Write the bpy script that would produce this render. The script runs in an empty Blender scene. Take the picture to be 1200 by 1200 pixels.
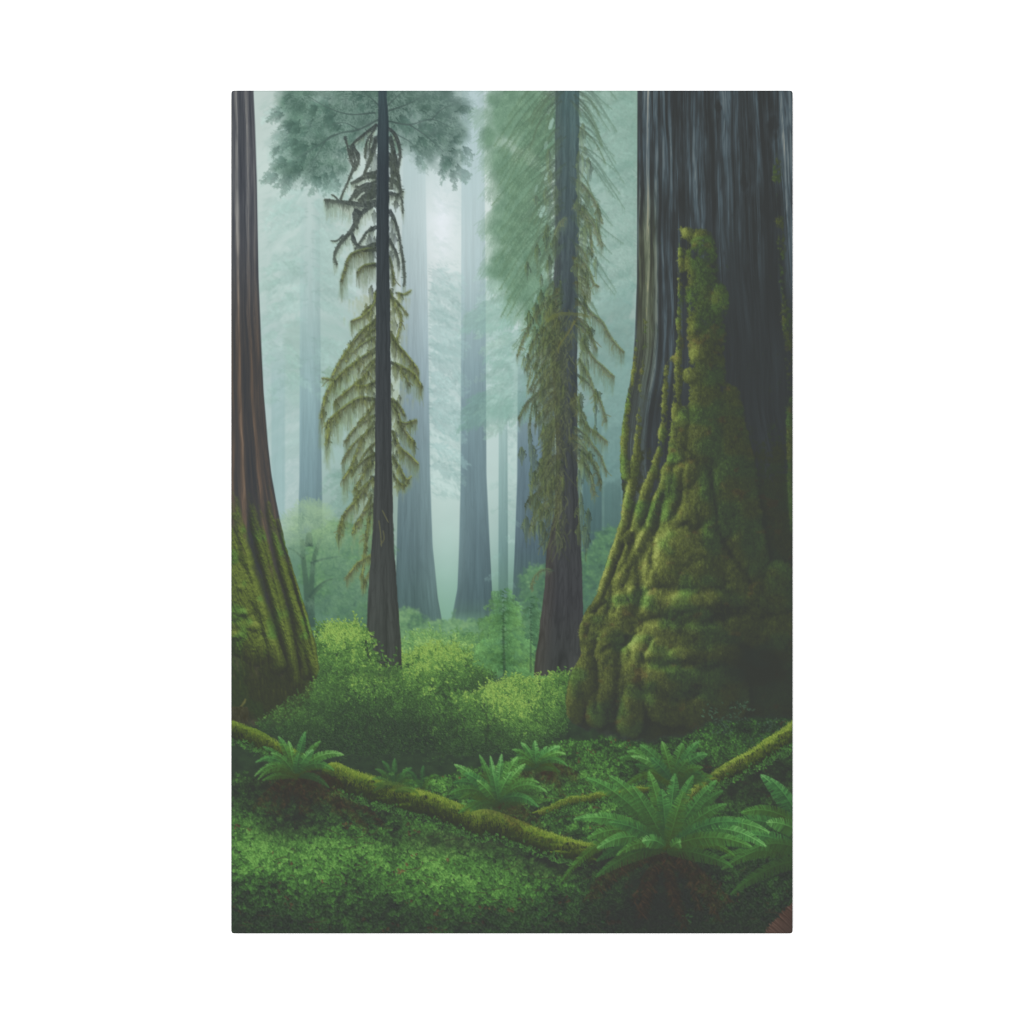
import math
import numpy as np

# ---------------------------------------------------------------- the print: size and drawing tools
# The picture on the canvas is drawn in code, in a frame whose unit is 1/988 of the canvas height.
X0, Y0, PW, PH, SS = 271, 106, 658, 988, 3
GW, GH = PW * SS, PH * SS
GX = X0 + (np.arange(GW) + .5) / SS
GY = Y0 + (np.arange(GH) + .5) / SS
XX, YY = np.meshgrid(GX.astype(np.float32), GY.astype(np.float32))
rng = np.random.default_rng(7)
RGB = np.zeros((GH, GW, 3), np.float32)
LAB = np.zeros((GH, GW), np.int16)
MOTIFS = []                                   # (name, label, parent index or None, kind)


def motif(name, label, parent=None, kind=None):
    MOTIFS.append((name, label, parent, kind))
    return len(MOTIFS) - 1


def C(*v):
    return np.array(v, np.float32) / 255.


def ramp(t, *stops):
    ts = [s[0] for s in stops]
    return np.stack([np.interp(t, ts, [s[1][k] / 255. for s in stops]) for k in range(3)], -1).astype(np.float32)


def sm(a, b, x):
    t = np.clip((x - a) / (b - a), 0, 1)
    return t * t * (3 - 2 * t)


def lattice(u, v, seed):
    """smooth value noise in -1..1 at the points (u, v)"""
    n = np.random.default_rng(seed).uniform(-1, 1, (256, 256)).astype(np.float32)
    iu, iv = np.floor(u).astype(np.int32), np.floor(v).astype(np.int32)
    fu, fv = (u - iu).astype(np.float32), (v - iv).astype(np.float32)
    fu, fv = fu * fu * (3 - 2 * fu), fv * fv * (3 - 2 * fv)
    a, b, c, d = iu & 255, (iu + 1) & 255, iv & 255, (iv + 1) & 255
    return (n[c, a] * (1 - fu) + n[c, b] * fu) * (1 - fv) + (n[d, a] * (1 - fu) + n[d, b] * fu) * fv


def fbm(u, v, seed, octaves=3, gain=.55):
    out, amp, tot = 0, 1., 0.
    for k in range(octaves):
        out = out + amp * lattice(u * 2 ** k + 17.3 * k, v * 2 ** k + 5.1 * k, seed + k)
        tot += amp
        amp *= gain
    return out / tot


def box(x0, y0, x1, y1):
    a, b = max(0, int((x0 - X0) * SS)), max(0, int((y0 - Y0) * SS))
    c, d = min(GW, int(math.ceil((x1 - X0) * SS))), min(GH, int(math.ceil((y1 - Y0) * SS)))
    return np.s_[b:d, a:c]


def blur(a, s):
    """gaussian, s in frame units"""
    s = s * SS
    if s < .25:
        return a
    step = 1
    if s > 6:
        step = int(s // 3)
    r = max(1, int(2.6 * s / step))
    k = np.exp(-.5 * (np.arange(-r, r + 1) * step / s) ** 2)
    k /= k.sum()
    for ax in (0, 1):
        pad = [(0, 0)] * a.ndim
        pad[ax] = (r * step, r * step)
        p = np.pad(a, pad, mode='edge')
        n = a.shape[ax]
        out = np.zeros_like(a)
        for i, kk in enumerate(k):
            sl = [slice(None)] * a.ndim
            sl[ax] = slice(i * step, i * step + n)
            out += kk.astype(np.float32) * p[tuple(sl)]
        a = out
    return a


def over(sl, col, alpha, lab=None, thr=.5):
    a = np.clip(alpha, 0, 1).astype(np.float32)
    RGB[sl] = RGB[sl] * (1 - a[..., None]) + np.asarray(col, np.float32) * a[..., None]
    if lab is not None:
        LAB[sl][a > thr] = lab


class Layer:
    """strokes and leaves are laid on a layer in order, then the layer goes over the picture"""

    def __init__(s):
        s.c = np.zeros((GH, GW, 3), np.float32)
        s.a = np.zeros((GH, GW), np.float32)

    def put(s, x, y, c, a):
        i = np.floor((x - X0) * SS).astype(np.int32)
        j = np.floor((y - Y0) * SS).astype(np.int32)
        ok = (i >= 0) & (i < GW) & (j >= 0) & (j < GH) & (a > 0)
        i, j = i[ok], j[ok]
        s.c[j, i] = c[ok]
        s.a[j, i] = a[ok]

    def strokes(s, p0, p1, p2, w0, w1, c0, c1, a=1., a1=None):
        p0, p1, p2 = (np.asarray(p, np.float32).reshape(-1, 2) for p in (p0, p1, p2))
        n = len(p0)
        f = lambda v: np.broadcast_to(np.asarray(v, np.float32), (n,))
        g = lambda v: np.broadcast_to(np.asarray(v, np.float32), (n, 3))
        w0, w1, a = f(w0), f(w1), f(a)
        a1 = a if a1 is None else f(a1)
        c0, c1 = g(c0), g(c1)
        ln = np.linalg.norm(p1 - p0, axis=1) + np.linalg.norm(p2 - p1, axis=1)
        for b in range(0, n, 3000):
            e = slice(b, min(n, b + 3000))
            m = int(min(800, max(3, math.ceil(ln[e].max() * SS * 1.25))))
            t = np.linspace(0, 1, m, dtype=np.float32)[None, :]
            k = int(max(1, math.ceil(max(w0[e].max(), w1[e].max()) * SS * 1.15)))
            q = lambda d: p0[e, None, d] * (1 - t) ** 2 + 2 * p1[e, None, d] * t * (1 - t) + p2[e, None, d] * t ** 2
            x, y = q(0), q(1)
            dx = 2 * (p1[e, None, 0] - p0[e, None, 0]) * (1 - t) + 2 * (p2[e, None, 0] - p1[e, None, 0]) * t
            dy = 2 * (p1[e, None, 1] - p0[e, None, 1]) * (1 - t) + 2 * (p2[e, None, 1] - p1[e, None, 1]) * t
            L = np.sqrt(dx * dx + dy * dy) + 1e-6
            nx, ny = -dy / L, dx / L
            w = w0[e, None] * (1 - t) + w1[e, None] * t
            o = (np.linspace(-.5, .5, k, dtype=np.float32) if k > 1 else np.zeros(1, np.float32))[None, None, :]
            xs = x[..., None] + nx[..., None] * w[..., None] * o
            ys = y[..., None] + ny[..., None] * w[..., None] * o
            cc = c0[e, None, :] * (1 - t[..., None]) + c1[e, None, :] * t[..., None]
            aa = a[e, None] * (1 - t) + a1[e, None] * t
            cc = np.broadcast_to(cc[:, :, None, :], xs.shape + (3,)).reshape(-1, 3)
            aa = np.broadcast_to(aa[:, :, None], xs.shape).reshape(-1)
            s.put(xs.reshape(-1), ys.reshape(-1), cc, aa)

    def path(s, pts, w0, w1, c0, c1, a=1.):
        """one tapered line through the points"""
        p = spline(pts)
        n = len(p) - 1
        t = np.linspace(0, 1, n + 1)[:, None]
        w = w0 + (w1 - w0) * t[:, 0]
        c = np.asarray(c0) * (1 - t) + np.asarray(c1) * t
        s.strokes(p[:-1], (p[:-1] + p[1:]) / 2, p[1:], w[:-1], w[1:], c[:-1], c[1:], a)

    def leaves(s, x, y, ang, ln, wd, c, a=1., rib=.12):
        """small pointed leaves with a paler half"""
        n = len(x)
        for b in range(0, n, 20000):
            e = slice(b, min(n, b + 20000))
            m, k = int(max(3, math.ceil(ln[e].max() * SS * 1.3))), int(max(2, math.ceil(wd[e].max() * SS * 1.3)))
            t = np.linspace(-.5, .5, m, dtype=np.float32)[None, :, None]
            o = np.linspace(-.5, .5, k, dtype=np.float32)[None, None, :]
            ca, sa = np.cos(ang[e])[:, None, None], np.sin(ang[e])[:, None, None]
            prof = np.sqrt(np.clip(1 - (2 * t) ** 2, 0, 1))
            lx, ly = ln[e][:, None, None] * t, wd[e][:, None, None] * o * prof
            xs = x[e][:, None, None] + lx * ca - ly * sa
            ys = y[e][:, None, None] + lx * sa + ly * ca
            sh = (1 + rib * np.sign(o)) * np.ones_like(xs)
            cc = c[e][:, None, None, :] * sh[..., None]
            s.put(xs.ravel(), ys.ravel(), cc.reshape(-1, 3), np.full(xs.size, a, np.float32))

    def lay(s, opacity=1., soft=0., lab=None, thr=.5, noise=None):
        j, i = np.where(s.a > 0)
        if not len(j):
            return
        m = int(6 * soft * SS) + 2
        sl = np.s_[max(0, j.min() - m):j.max() + m + 1, max(0, i.min() - m):i.max() + m + 1]
        c, a = s.c[sl], s.a[sl]
        if soft:
            pre = blur(c * a[..., None], soft)
            a = blur(a, soft)
            c = pre / np.maximum(a, 1e-4)[..., None]
        over(sl, c, a * opacity, lab, thr)


def spline(pts, step=2.5):
    p = np.asarray(pts, float)
    if len(p) == 2:
        p = np.array([p[0], (p[0] + p[1]) / 2, p[1]])
    q = np.vstack([2 * p[0] - p[1], p, 2 * p[-1] - p[-2]])
    out = []
    for i in range(1, len(q) - 2):
        a, b, c, d = q[i - 1], q[i], q[i + 1], q[i + 2]
        n = max(2, int(np.linalg.norm(c - b) / step))
        t = (np.arange(n) / n)[:, None]
        out.append(.5 * (2 * b + (c - a) * t + (2 * a - 5 * b + 4 * c - d) * t ** 2 + (3 * b - a - 3 * c + d) * t ** 3))
    return np.vstack(out + [p[-1:]])


def edge_x(pts):
    """x of a contour for each row of the picture, smoothed"""
    p = np.asarray(pts, float)
    e = np.interp(GY, p[:, 1], p[:, 0])
    k = np.exp(-.5 * (np.arange(-24, 25) / 9.) ** 2)
    k /= k.sum()
    return np.convolve(np.pad(e, 24, mode='edge'), k, 'valid').astype(np.float32)


class Relief:
    """a height field from ridges and lumps, lit from the upper left"""

    def __init__(s, x0, y0, x1, y1):
        s.sl = box(x0, y0, x1, y1)
        s.x, s.y = XX[s.sl], YY[s.sl]
        s.h = np.zeros(s.x.shape, np.float32)

    def lump(s, x, y, rx, ry, h, base=0.):
        x0, y0 = s.x[0, 0], s.y[0, 0]
        a, b = max(0, int((x - rx - x0) * SS)), max(0, int((y - ry - y0) * SS))
        c, d = int((x + rx - x0) * SS) + 2, int((y + ry - y0) * SS) + 2
        if c <= 0 or d <= 0 or a >= s.h.shape[1] or b >= s.h.shape[0]:
            return
        w = np.s_[b:d, a:c]
        q = 1 - ((s.x[w] - x) / rx) ** 2 - ((s.y[w] - y) / ry) ** 2
        v = np.where(q > 0, base + h * np.sqrt(np.maximum(q, 0)), 0)
        s.h[w] = np.maximum(s.h[w], v)

    def ridge(s, pts, w0, w1, h0, h1=None, base=0., wob=.12):
        p = spline(pts, 1.5)
        t = np.linspace(0, 1, len(p))
        h1 = h0 if h1 is None else h1
        wb = 1 + wob * np.interp(t, np.linspace(0, 1, 9), rng.uniform(-1, 1, 9))
        for (x, y), u, k in zip(p, t, wb):
            w = (w0 + (w1 - w0) * u) * k
            s.lump(x, y, w, w, (h0 + (h1 - h0) * u) * k, base)

    def light(s, h, L=(-.62, -.55, .56)):
        gy, gx = np.gradient(h)
        gx, gy = gx * SS, gy * SS
        n = 1 / np.sqrt(gx * gx + gy * gy + 1)
        L = np.array(L) / np.linalg.norm(L)
        return np.clip((-gx * L[0] - gy * L[1] + L[2]) * n, -.3, 1)


def sprays(lay, X, Y, ANG, LEN, c0, c1, a=.8, droop=.25, needle=3., twig=.30, w=1.4, wn=.5, jitter=.1):
    """conifer branches: a stem, side twigs and needles, darker inside and paler at the tips"""
    c0, c1 = np.asarray(c0, np.float32), np.asarray(c1, np.float32)
    n0, n1, n2, nc = [], [], [], []
    for x, y, an, ln in zip(X, Y, ANG, LEN):
        k = max(6, int(ln / 2.6))
        t = np.linspace(0, 1, k + 1)
        d = np.array([math.cos(an), math.sin(an)])
        p = np.array([x, y]) + d * ln * t[:, None] + np.array([0, droop * ln]) * (t ** 1.8)[:, None] + rng.normal(0, .5, (k + 1, 2))
        f = rng.uniform(1 - jitter, 1 + jitter)
        c = (c0 * (1 - t[:, None]) + c1 * t[:, None]) * f
        lay.strokes(p[:-1], (p[:-1] + p[1:]) / 2, p[1:], w * (1 - .7 * t[:-1]), w * (1 - .7 * t[1:]), c[:-1] * .86, c[1:] * .9, a)
        m = int(ln * .9)
        tt = rng.uniform(.08, 1, m)
        b = np.stack([np.interp(tt, t, p[:, 0]), np.interp(tt, t, p[:, 1])], 1)
        sd = rng.choice([-1, 1], m)
        ta = an + droop * .8 * tt + sd * rng.uniform(.35, .95, m)
        tl = twig * ln * (1.05 - .75 * tt) * rng.uniform(.35, 1.15, m) + 2
        e = b + np.stack([np.cos(ta) * tl, np.sin(ta) * tl + .18 * tl], 1)
        cb = (c0 * (1 - tt[:, None]) + c1 * tt[:, None]) * f * rng.uniform(.9, 1.1, (m, 1))
        lay.strokes(b, (b + e) / 2 - np.array([0, .6]), e, .8, .45, cb * .93, cb * 1.05, a * .9)
        q = np.maximum(2, (tl * 1.5).astype(int))
        ii = np.repeat(np.arange(m), q)
        s_ = rng.random(len(ii))
        bb = b[ii] + (e - b)[ii] * s_[:, None]
        na = ta[ii] + rng.choice([-1, 1], len(ii)) * rng.uniform(.5, 1.1, len(ii))
        nl = needle * rng.uniform(.5, 1.2, len(ii)) * (1.1 - .5 * s_)
        ee = bb + np.stack([np.cos(na) * nl, np.sin(na) * nl + .25 * nl], 1)
        n0.append(bb), n1.append((bb + ee) / 2), n2.append(ee), nc.append(cb[ii] * rng.uniform(.92, 1.14, (len(ii), 1)))
    n0, n1, n2, nc = map(np.vstack, (n0, n1, n2, nc))
    o = rng.permutation(len(n0))
    lay.strokes(n0[o], n1[o], n2[o], wn, wn * .7, nc[o], nc[o] * 1.04, a * .8)


def furrows(u, y, seed, k=1.):
    """fibrous bark: how the flanks of long broken ridges catch a side light, and the dark cracks between them"""
    out, crack = 0., 1.
    for i, (a, b, w) in enumerate(((7.5, 210., .55), (3.4, 90., .36), (1.7, 40., .24))):
        v = lambda q: fbm((u + q) / a, y / b + .8 * lattice(u / (a * 4), y / 400 + 9, seed + 50 + i), seed + 10 * i, 2)
        m = v(0)
        out = out + w * 3.0 * (v(.5) - v(-.5)) * a / 7.5 ** .5 * .55
        crack = np.minimum(crack, np.clip(np.abs(m + .12) * (7 - 1.5 * i) + .15 * i, 0, 1))
    return out * k, crack
# ---------------------------------------------------------------- far mist and far trees
M_MIST = motif('printed_mist', 'pale blue green mist glowing between the far trunks')
K = [(310, 115, 168, 194, 188), (312, 200, 176, 204, 197), (330, 260, 166, 196, 190), (340, 330, 158, 190, 184), (320, 450, 152, 186, 184),
     (332, 560, 158, 190, 188), (392, 430, 143, 178, 172), (402, 540, 138, 176, 170), (408, 610, 122, 160, 150), (556, 115, 172, 198, 198),
     (520, 205, 186, 210, 206), (516, 250, 208, 224, 226), (525, 300, 196, 216, 214), (520, 400, 160, 191, 190), (525, 480, 158, 190, 188),
     (528, 556, 176, 205, 200), (522, 620, 164, 196, 189), (520, 680, 148, 183, 172), (526, 715, 112, 158, 134), (574, 230, 204, 221, 214),
     (577, 320, 172, 202, 196), (580, 450, 158, 192, 190), (578, 530, 176, 206, 202), (580, 610, 158, 190, 184), (601, 560, 150, 186, 180), (600, 650, 120, 158, 150),
     (730, 120, 128, 168, 152), (730, 200, 124, 164, 152), (735, 270, 154, 184, 176), (720, 350, 134, 168, 160), (712, 430, 118, 154, 148),
     (707, 520, 100, 140, 138), (716, 600, 94, 130, 128), (700, 650, 84, 116, 108), (700, 130, 130, 166, 154), (470, 300, 152, 178, 178),
     (450, 600, 118, 152, 142), (430, 250, 170, 198, 192), (370, 680, 92, 128, 104), (600, 740, 84, 120, 84), (480, 760, 100, 140, 90)]
K = np.array(K, np.float32)
K[:, 2:] += np.array([21, 10, 11]) * (K[:, 1:2] < 640)
cx, cy = np.meshgrid(np.linspace(X0, X0 + PW, 83), np.linspace(Y0, Y0 + PH, 124))
wt = np.exp(-((cx[..., None] - K[:, 0]) ** 2 / (2 * 24. ** 2) + (cy[..., None] - K[:, 1]) ** 2 / (2 * 38. ** 2))) + .02 * np.exp(-((cx[..., None] - K[:, 0]) ** 2 + (cy[..., None] - K[:, 1]) ** 2) / (2 * 90. ** 2)) + 1e-9
low = (wt @ K[:, 2:]) / wt.sum(-1, keepdims=True)
gi, gj = (GX - X0) / PW * 82, (GY - Y0) / PH * 123
for k in range(3):
    t = np.stack([np.interp(gi, np.arange(83), r) for r in low[..., k]])
    jj = np.clip(gj.astype(int), 0, 122)
    fj = (gj - jj)[:, None]
    RGB[..., k] = (t[jj] * (1 - fj) + t[jj + 1] * fj) / 255.
LAB[:] = M_MIST
RGB *= 1 + .02 * fbm(XX / 30, YY / 24, 3, 3)[..., None]
gl = np.exp(-((XX - 517) / 14) ** 2 - ((YY - 262) / 42) ** 2)
RGB += gl[..., None] * C(26, 18, 28) * (.6 + .5 * fbm(XX / 7, YY / 7, 5, 2))[..., None]


def mean_noise(n):
    return rng.normal(0, 1, n)


def bough_fans(lay, xc, y0, y1, side, length, n, col, drop, spread=.12, a=.5, needle=9, dens=1.6, light=None):
    """conifer boughs that leave a trunk and droop, each a fan of fine needles"""
    P0, P1, P2, CA, W = [], [], [], [], []
    for k in range(n):
        y = rng.uniform(y0, y1)
        ln = length * rng.uniform(.55, 1.1)
        d = drop + rng.normal(0, spread) * 1.6
        e = np.array([xc + side * ln, y + ln * d])
        m = np.array([xc + side * ln * .5, y + ln * d * .5 - ln * .10])
        s0 = np.array([xc, y])
        c = col * rng.uniform(.9, 1.08)
        if light is not None and rng.random() < .3:
            c = light * rng.uniform(.95, 1.05)
        nn = max(4, int(ln * dens))
        t = rng.uniform(.12, 1, nn)[:, None]
        b = s0 * (1 - t) ** 2 + 2 * m * t * (1 - t) + e * t * t + rng.normal(0, 1.4, (nn, 2))
        an = np.arctan2(e[1] - s0[1], e[0] - s0[0]) + rng.normal(0, .42, nn) + side * .25
        L = needle * rng.uniform(.4, 1.6, nn) * (1.15 - .6 * t[:, 0])
        v = np.stack([np.cos(an), np.sin(an) + .25], 1) * L[:, None]
        P0.append(b), P1.append(b + v * .55), P2.append(b + v + np.array([0, 1.2]))
        CA.append(np.repeat(c[None], nn, 0) * rng.uniform(.93, 1.07, (nn, 1)))
    P0, P1, P2, CA = map(np.vstack, (P0, P1, P2, CA))
    lay.strokes(P0, P1, P2, .8, .45, CA, CA, a)


def trunk(pl, pr, y0, y1, stops, lab=None, alpha=None, soft=.8, stripe=.08, freq=12, rim=0., seed=1, stretch=70., warm=None):
    """an upright trunk between two contours; stops: (y, r, g, b)"""
    xl, xr = edge_x(pl), edge_x(pr)
    sl = box(min(p[0] for p in pl) - 6, y0, max(p[0] for p in pr) + 6, y1)
    x, y = XX[sl], YY[sl]
    l, r = xl[sl[0]][:, None], xr[sl[0]][:, None]
    ro = .8 * fbm(x * 0 + seed, y / 14, seed + 60, 3) + .25 * fbm(x * 0 + seed, y / 3.5, seed + 64, 2)
    if soft < .8:
        l, r = l + ro, r + ro[::-1]
    u = (x - l) / (r - l)
    m = sm(l - soft, l + soft, x) * (1 - sm(r - soft, r + soft, x))
    col = ramp(y, *[(s[0], s[1:]) for s in stops])
    wv = .012 * (r - l) / 20 * lattice(x * 0 + 3, y / 60, seed)
    st = .6 * fbm((u + wv) * freq, y / stretch, seed + 3, 3, .7) + .4 * fbm((u + wv) * freq * 2.7, y / stretch * 1.4, seed + 9, 2)
    fu, cr = furrows(u * (freq * 2.4), y * 1.6, seed + 80)
    kf = 1. if soft < .8 else .35
    col = col * (1 + stripe * 1.3 * st + kf * stripe * (2.2 * fu - 2.2 * (1 - cr)))[..., None]
    col = col * (1 - rim * (sm(.55, 1.02, u)) + rim * .5 * (1 - sm(0, .3, u)))[..., None]
    if warm is not None:
        col = col + warm[None, None] * (1 - sm(0, .4, u))[..., None]
    if alpha is not None:
        m = m * np.interp(y, [p[0] for p in alpha], [p[1] for p in alpha])
    over(sl, col, m, lab, .35)
    return sl, m


def leafy(x0, y0, x1, y1, slope, dark, light, a, seed, su=15., sv=4.2, f=14.):
    """misty foliage: drooping streaks with pale gaps"""
    sl = box(x0, y0, x1, y1)
    x, y = XX[sl], YY[sl]
    w = sm(x0, x0 + f, x) * (1 - sm(x1 - f, x1, x)) * sm(y0, y0 + 2 * f, y) * (1 - sm(y1 - 2 * f, y1, y))
    k = math.hypot(1, slope)
    u, v = (x + slope * y) / k, (-slope * x + y) / k
    v = v + 5 * fbm(x / 24, y / 18, seed + 20, 2)
    t = fbm(u / su, v / sv, seed, 4, .72)
    g = fbm(x / 30, y / 24, seed + 30, 2)
    a = a * .6
    over(sl, C(*dark), a * w * sm(-.1, .55, t + .5 * g))
    over(sl, C(*light), a * .9 * w * sm(.12, .5, -t - .2 * g) * sm(-.3, .3, fbm(x / 9, y / 7, seed + 40, 2)))


leafy(296, 100, 352, 430, -.55, (146, 180, 170), (204, 222, 216), .42, 201)
leafy(370, 180, 446, 480, .6, (146, 180, 170), (196, 216, 210), .38, 202)
leafy(296, 380, 420, 470, .3, (134, 172, 154), (176, 204, 194), .42, 203)
leafy(326, 430, 356, 600, -.7, (150, 182, 178), (196, 220, 216), .5, 204, 8, 3.4, 6)
leafy(499, 300, 546, 590, .62, (122, 160, 156), (204, 222, 220), .62, 205, 11, 3.6, 6)
leafy(504, 106, 546, 320, .5, (168, 194, 192), (226, 234, 234), .34, 206, 8, 4, 6)
leafy(566, 150, 612, 330, -.5, (170, 198, 190), (222, 234, 228), .40, 207, 8, 4, 6)
leafy(564, 300, 650, 500, -.5, (116, 158, 146), (196, 218, 212), .55, 208, 13, 4, 10)
leafy(592, 490, 608, 640, .3, (132, 166, 162), (196, 220, 216), .5, 209, 5, 5, 3)
leafy(676, 80, 752, 330, .7, (112, 150, 136), (176, 202, 194), .5, 210, 13, 4.4, 10)
leafy(676, 300, 752, 600, .5, (104, 146, 142), (150, 184, 178), .35, 211, 14, 6, 10)
leafy(384, 540, 440, 700, .2, (98, 136, 124), (146, 180, 166), .5, 212, 9, 5, 8)

# faint crowns deep in the mist
L = Layer()
bough_fans(L, 363, 120, 520, -1, 46, 90, C(146, 182, 172), .45, a=.45, needle=10)
bough_fans(L, 363, 120, 520, 1, 46, 80, C(146, 180, 172), .45, a=.45, needle=10)
bough_fans(L, 363, 120, 500, -1, 44, 26, C(196, 218, 212), .35, a=.45, needle=7)
bough_fans(L, 330, 380, 470, 1, 30, 26, C(136, 174, 158), .3, a=.5, needle=8)
L.lay(.62, 1.1)
L = Layer()
bough_fans(L, 500, 330, 560, 1, 42, 110, C(128, 166, 160), .42, a=.55, needle=9)
bough_fans(L, 500, 340, 560, 1, 42, 60, C(190, 214, 210), .5, a=.5, needle=6, dens=1.0)
bough_fans(L, 604, 330, 490, -1, 40, 90, C(128, 170, 158), -.25, a=.55, needle=8)
bough_fans(L, 604, 340, 480, -1, 38, 30, C(188, 214, 208), -.2, a=.5, needle=5, dens=.9)
L.lay(.7, .8)
L = Layer()
bough_fans(L, 748, 106, 560, -1, 62, 150, C(118, 158, 146), .55, a=.6, needle=12)
bough_fans(L, 748, 106, 330, -1, 56, 40, C(156, 190, 180), .55, a=.5, needle=9)
bough_fans(L, 700, 560, 700, 1, 30, 40, C(82, 116, 106), .3, a=.5, needle=9)
L.lay(.6, .9)

M_FAR1 = motif('printed_trunk', 'faint narrow trunk at the far left, almost lost in mist')
trunk([(318, 106), (318, 620)], [(334, 106), (334, 620)], 410, 610, [(106, 150, 182, 182), (620, 146, 178, 178)], M_FAR1, [(410, 0), (450, .45), (560, .7), (610, .6)], 1.6, .03, 6, seed=20)
M_FAR2 = motif('printed_trunk', 'pale blue trunk rising behind the round leafy small tree')
trunk([(352, 106), (351, 560), (349, 620)], [(374, 106), (376, 480), (378, 620)], 200, 625,
      [(106, 168, 196, 194), (340, 152, 182, 182), (470, 136, 166, 170), (560, 122, 150, 156), (620, 112, 140, 142)], M_FAR2, [(200, .05), (300, .3), (420, .75), (500, 1)], 1.0, .05, 7, .08, 21)
M_FAR3 = motif('printed_trunk', 'broad misty grey trunk right behind the dark mossy tree')
trunk([(474, 106), (470, 330), (467, 560), (462, 760)], [(497, 106), (501, 340), (504, 556), (507, 640), (513, 700), (522, 750)], 180, 752,
      [(106, 160, 186, 188), (260, 156, 180, 184), (340, 146, 168, 174), (470, 124, 146, 154), (560, 108, 131, 136), (640, 92, 114, 118), (720, 80, 104, 102), (750, 84, 116, 96)],
      M_FAR3, [(180, .2), (300, .75), (420, 1), (728, 1), (752, .3)], .8, .07, 11, -.06, 22)
M_FAR4 = motif('printed_trunk', 'tall slate blue trunk in the middle of the bright mist')
trunk([(541, 106), (540, 560), (538, 640), (536, 690), (530, 722), (520, 745)], [(567, 106), (569, 330), (570, 556), (574, 640), (577, 700), (584, 745)], 106, 740,
      [(106, 160, 186, 190), (300, 152, 178, 184), (390, 130, 158, 164), (470, 112, 138, 146), (560, 98, 122, 130), (640, 88, 110, 117), (700, 80, 102, 106), (740, 84, 114, 98)],
      M_FAR4, [(106, .4), (300, .7), (430, .95), (716, 1), (738, .2)], .8, .06, 10, .03, 23)
M_FAR5 = motif('printed_trunk', 'thinnest grey green trunk, between the slate blue one and its neighbour')
trunk([(584.5, 450), (584, 700)], [(594.5, 450), (595.5, 700)], 478, 700,
      [(478, 150, 182, 178), (560, 128, 160, 158), (640, 108, 140, 138), (690, 96, 128, 118)], M_FAR5, [(478, .1), (510, .8), (560, .95)], .8, .04, 5, .05, 24)
M_FAR6 = motif('printed_trunk', 'dark blue grey trunk half hidden by the drooping mossy tree')
trunk([(607, 380), (606, 560), (603, 650), (600, 710)], [(650, 380), (650, 710)], 400, 705,
      [(400, 132, 158, 160), (480, 108, 132, 142), (560, 94, 116, 126), (640, 84, 104, 112), (700, 78, 104, 98)], M_FAR6, [(400, .1), (470, .75), (540, 1)], .8, .07, 12, .08, 25)
M_FAR7 = motif('printed_trunk', 'dim teal trunk in the gap beside the huge mossy redwood')
trunk([(684, 400), (682, 700)], [(704, 400), (706, 700)], 480, 690,
      [(480, 100, 136, 134), (560, 84, 112, 114), (650, 74, 98, 98)], M_FAR7, [(480, .1), (570, .8), (690, .9)], 1.2, .05, 7, .05, 26)
trunk([(708, 400), (708, 700)], [(728, 400), (728, 700)], 500, 690, [(500, 96, 130, 130), (650, 76, 102, 100)], None, [(500, .1), (590, .6), (690, .6)], 1.6, .05, 7, .05, 27)
# fine far branches
def far_tree(xc, y0, y1, n, ln, side, c0, c1, op, soft, a0=.15, dr=.35):
    L = Layer()
    Y = rng.uniform(y0, y1, n)
    S = np.where(rng.random(n) < .5, -1, 1) if side == 0 else np.full(n, side)
    A = rng.normal(a0, .16, n)
    sprays(L, np.full(n, xc) + S * 2, Y, np.where(S > 0, A, math.pi - A), ln * rng.uniform(.45, 1.1, n), C(*c0), C(*c1), .7, dr, 2.6, .30, .6, .5)
    L.lay(op, soft)


far_tree(363, 110, 470, 60, 50, 0, (134, 170, 162), (158, 190, 182), .55, .7)
far_tree(330, 300, 470, 20, 30, 0, (126, 164, 150), (150, 182, 172), .5, .7)
far_tree(500, 310, 560, 46, 44, 1, (110, 148, 146), (140, 174, 170), .62, .55)
far_tree(604, 300, 480, 40, 42, 0, (120, 156, 146), (150, 182, 172), .55, .5)
far_tree(762, 60, 330, 50, 80, -1, (108, 142, 130), (142, 172, 160), .55, .5)
far_tree(758, 330, 540, 30, 60, -1, (108, 144, 140), (132, 164, 158), .4, .8)
far_tree(589, 470, 690, 16, 16, 0, (116, 152, 144), (140, 174, 164), .4, .5)
far_tree(420, 540, 690, 30, 36, -1, (88, 126, 112), (116, 152, 136), .55, .6)
far_tree(424, 560, 700, 16, 16, 1, (88, 126, 112), (116, 152, 136), .5, .6)
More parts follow.
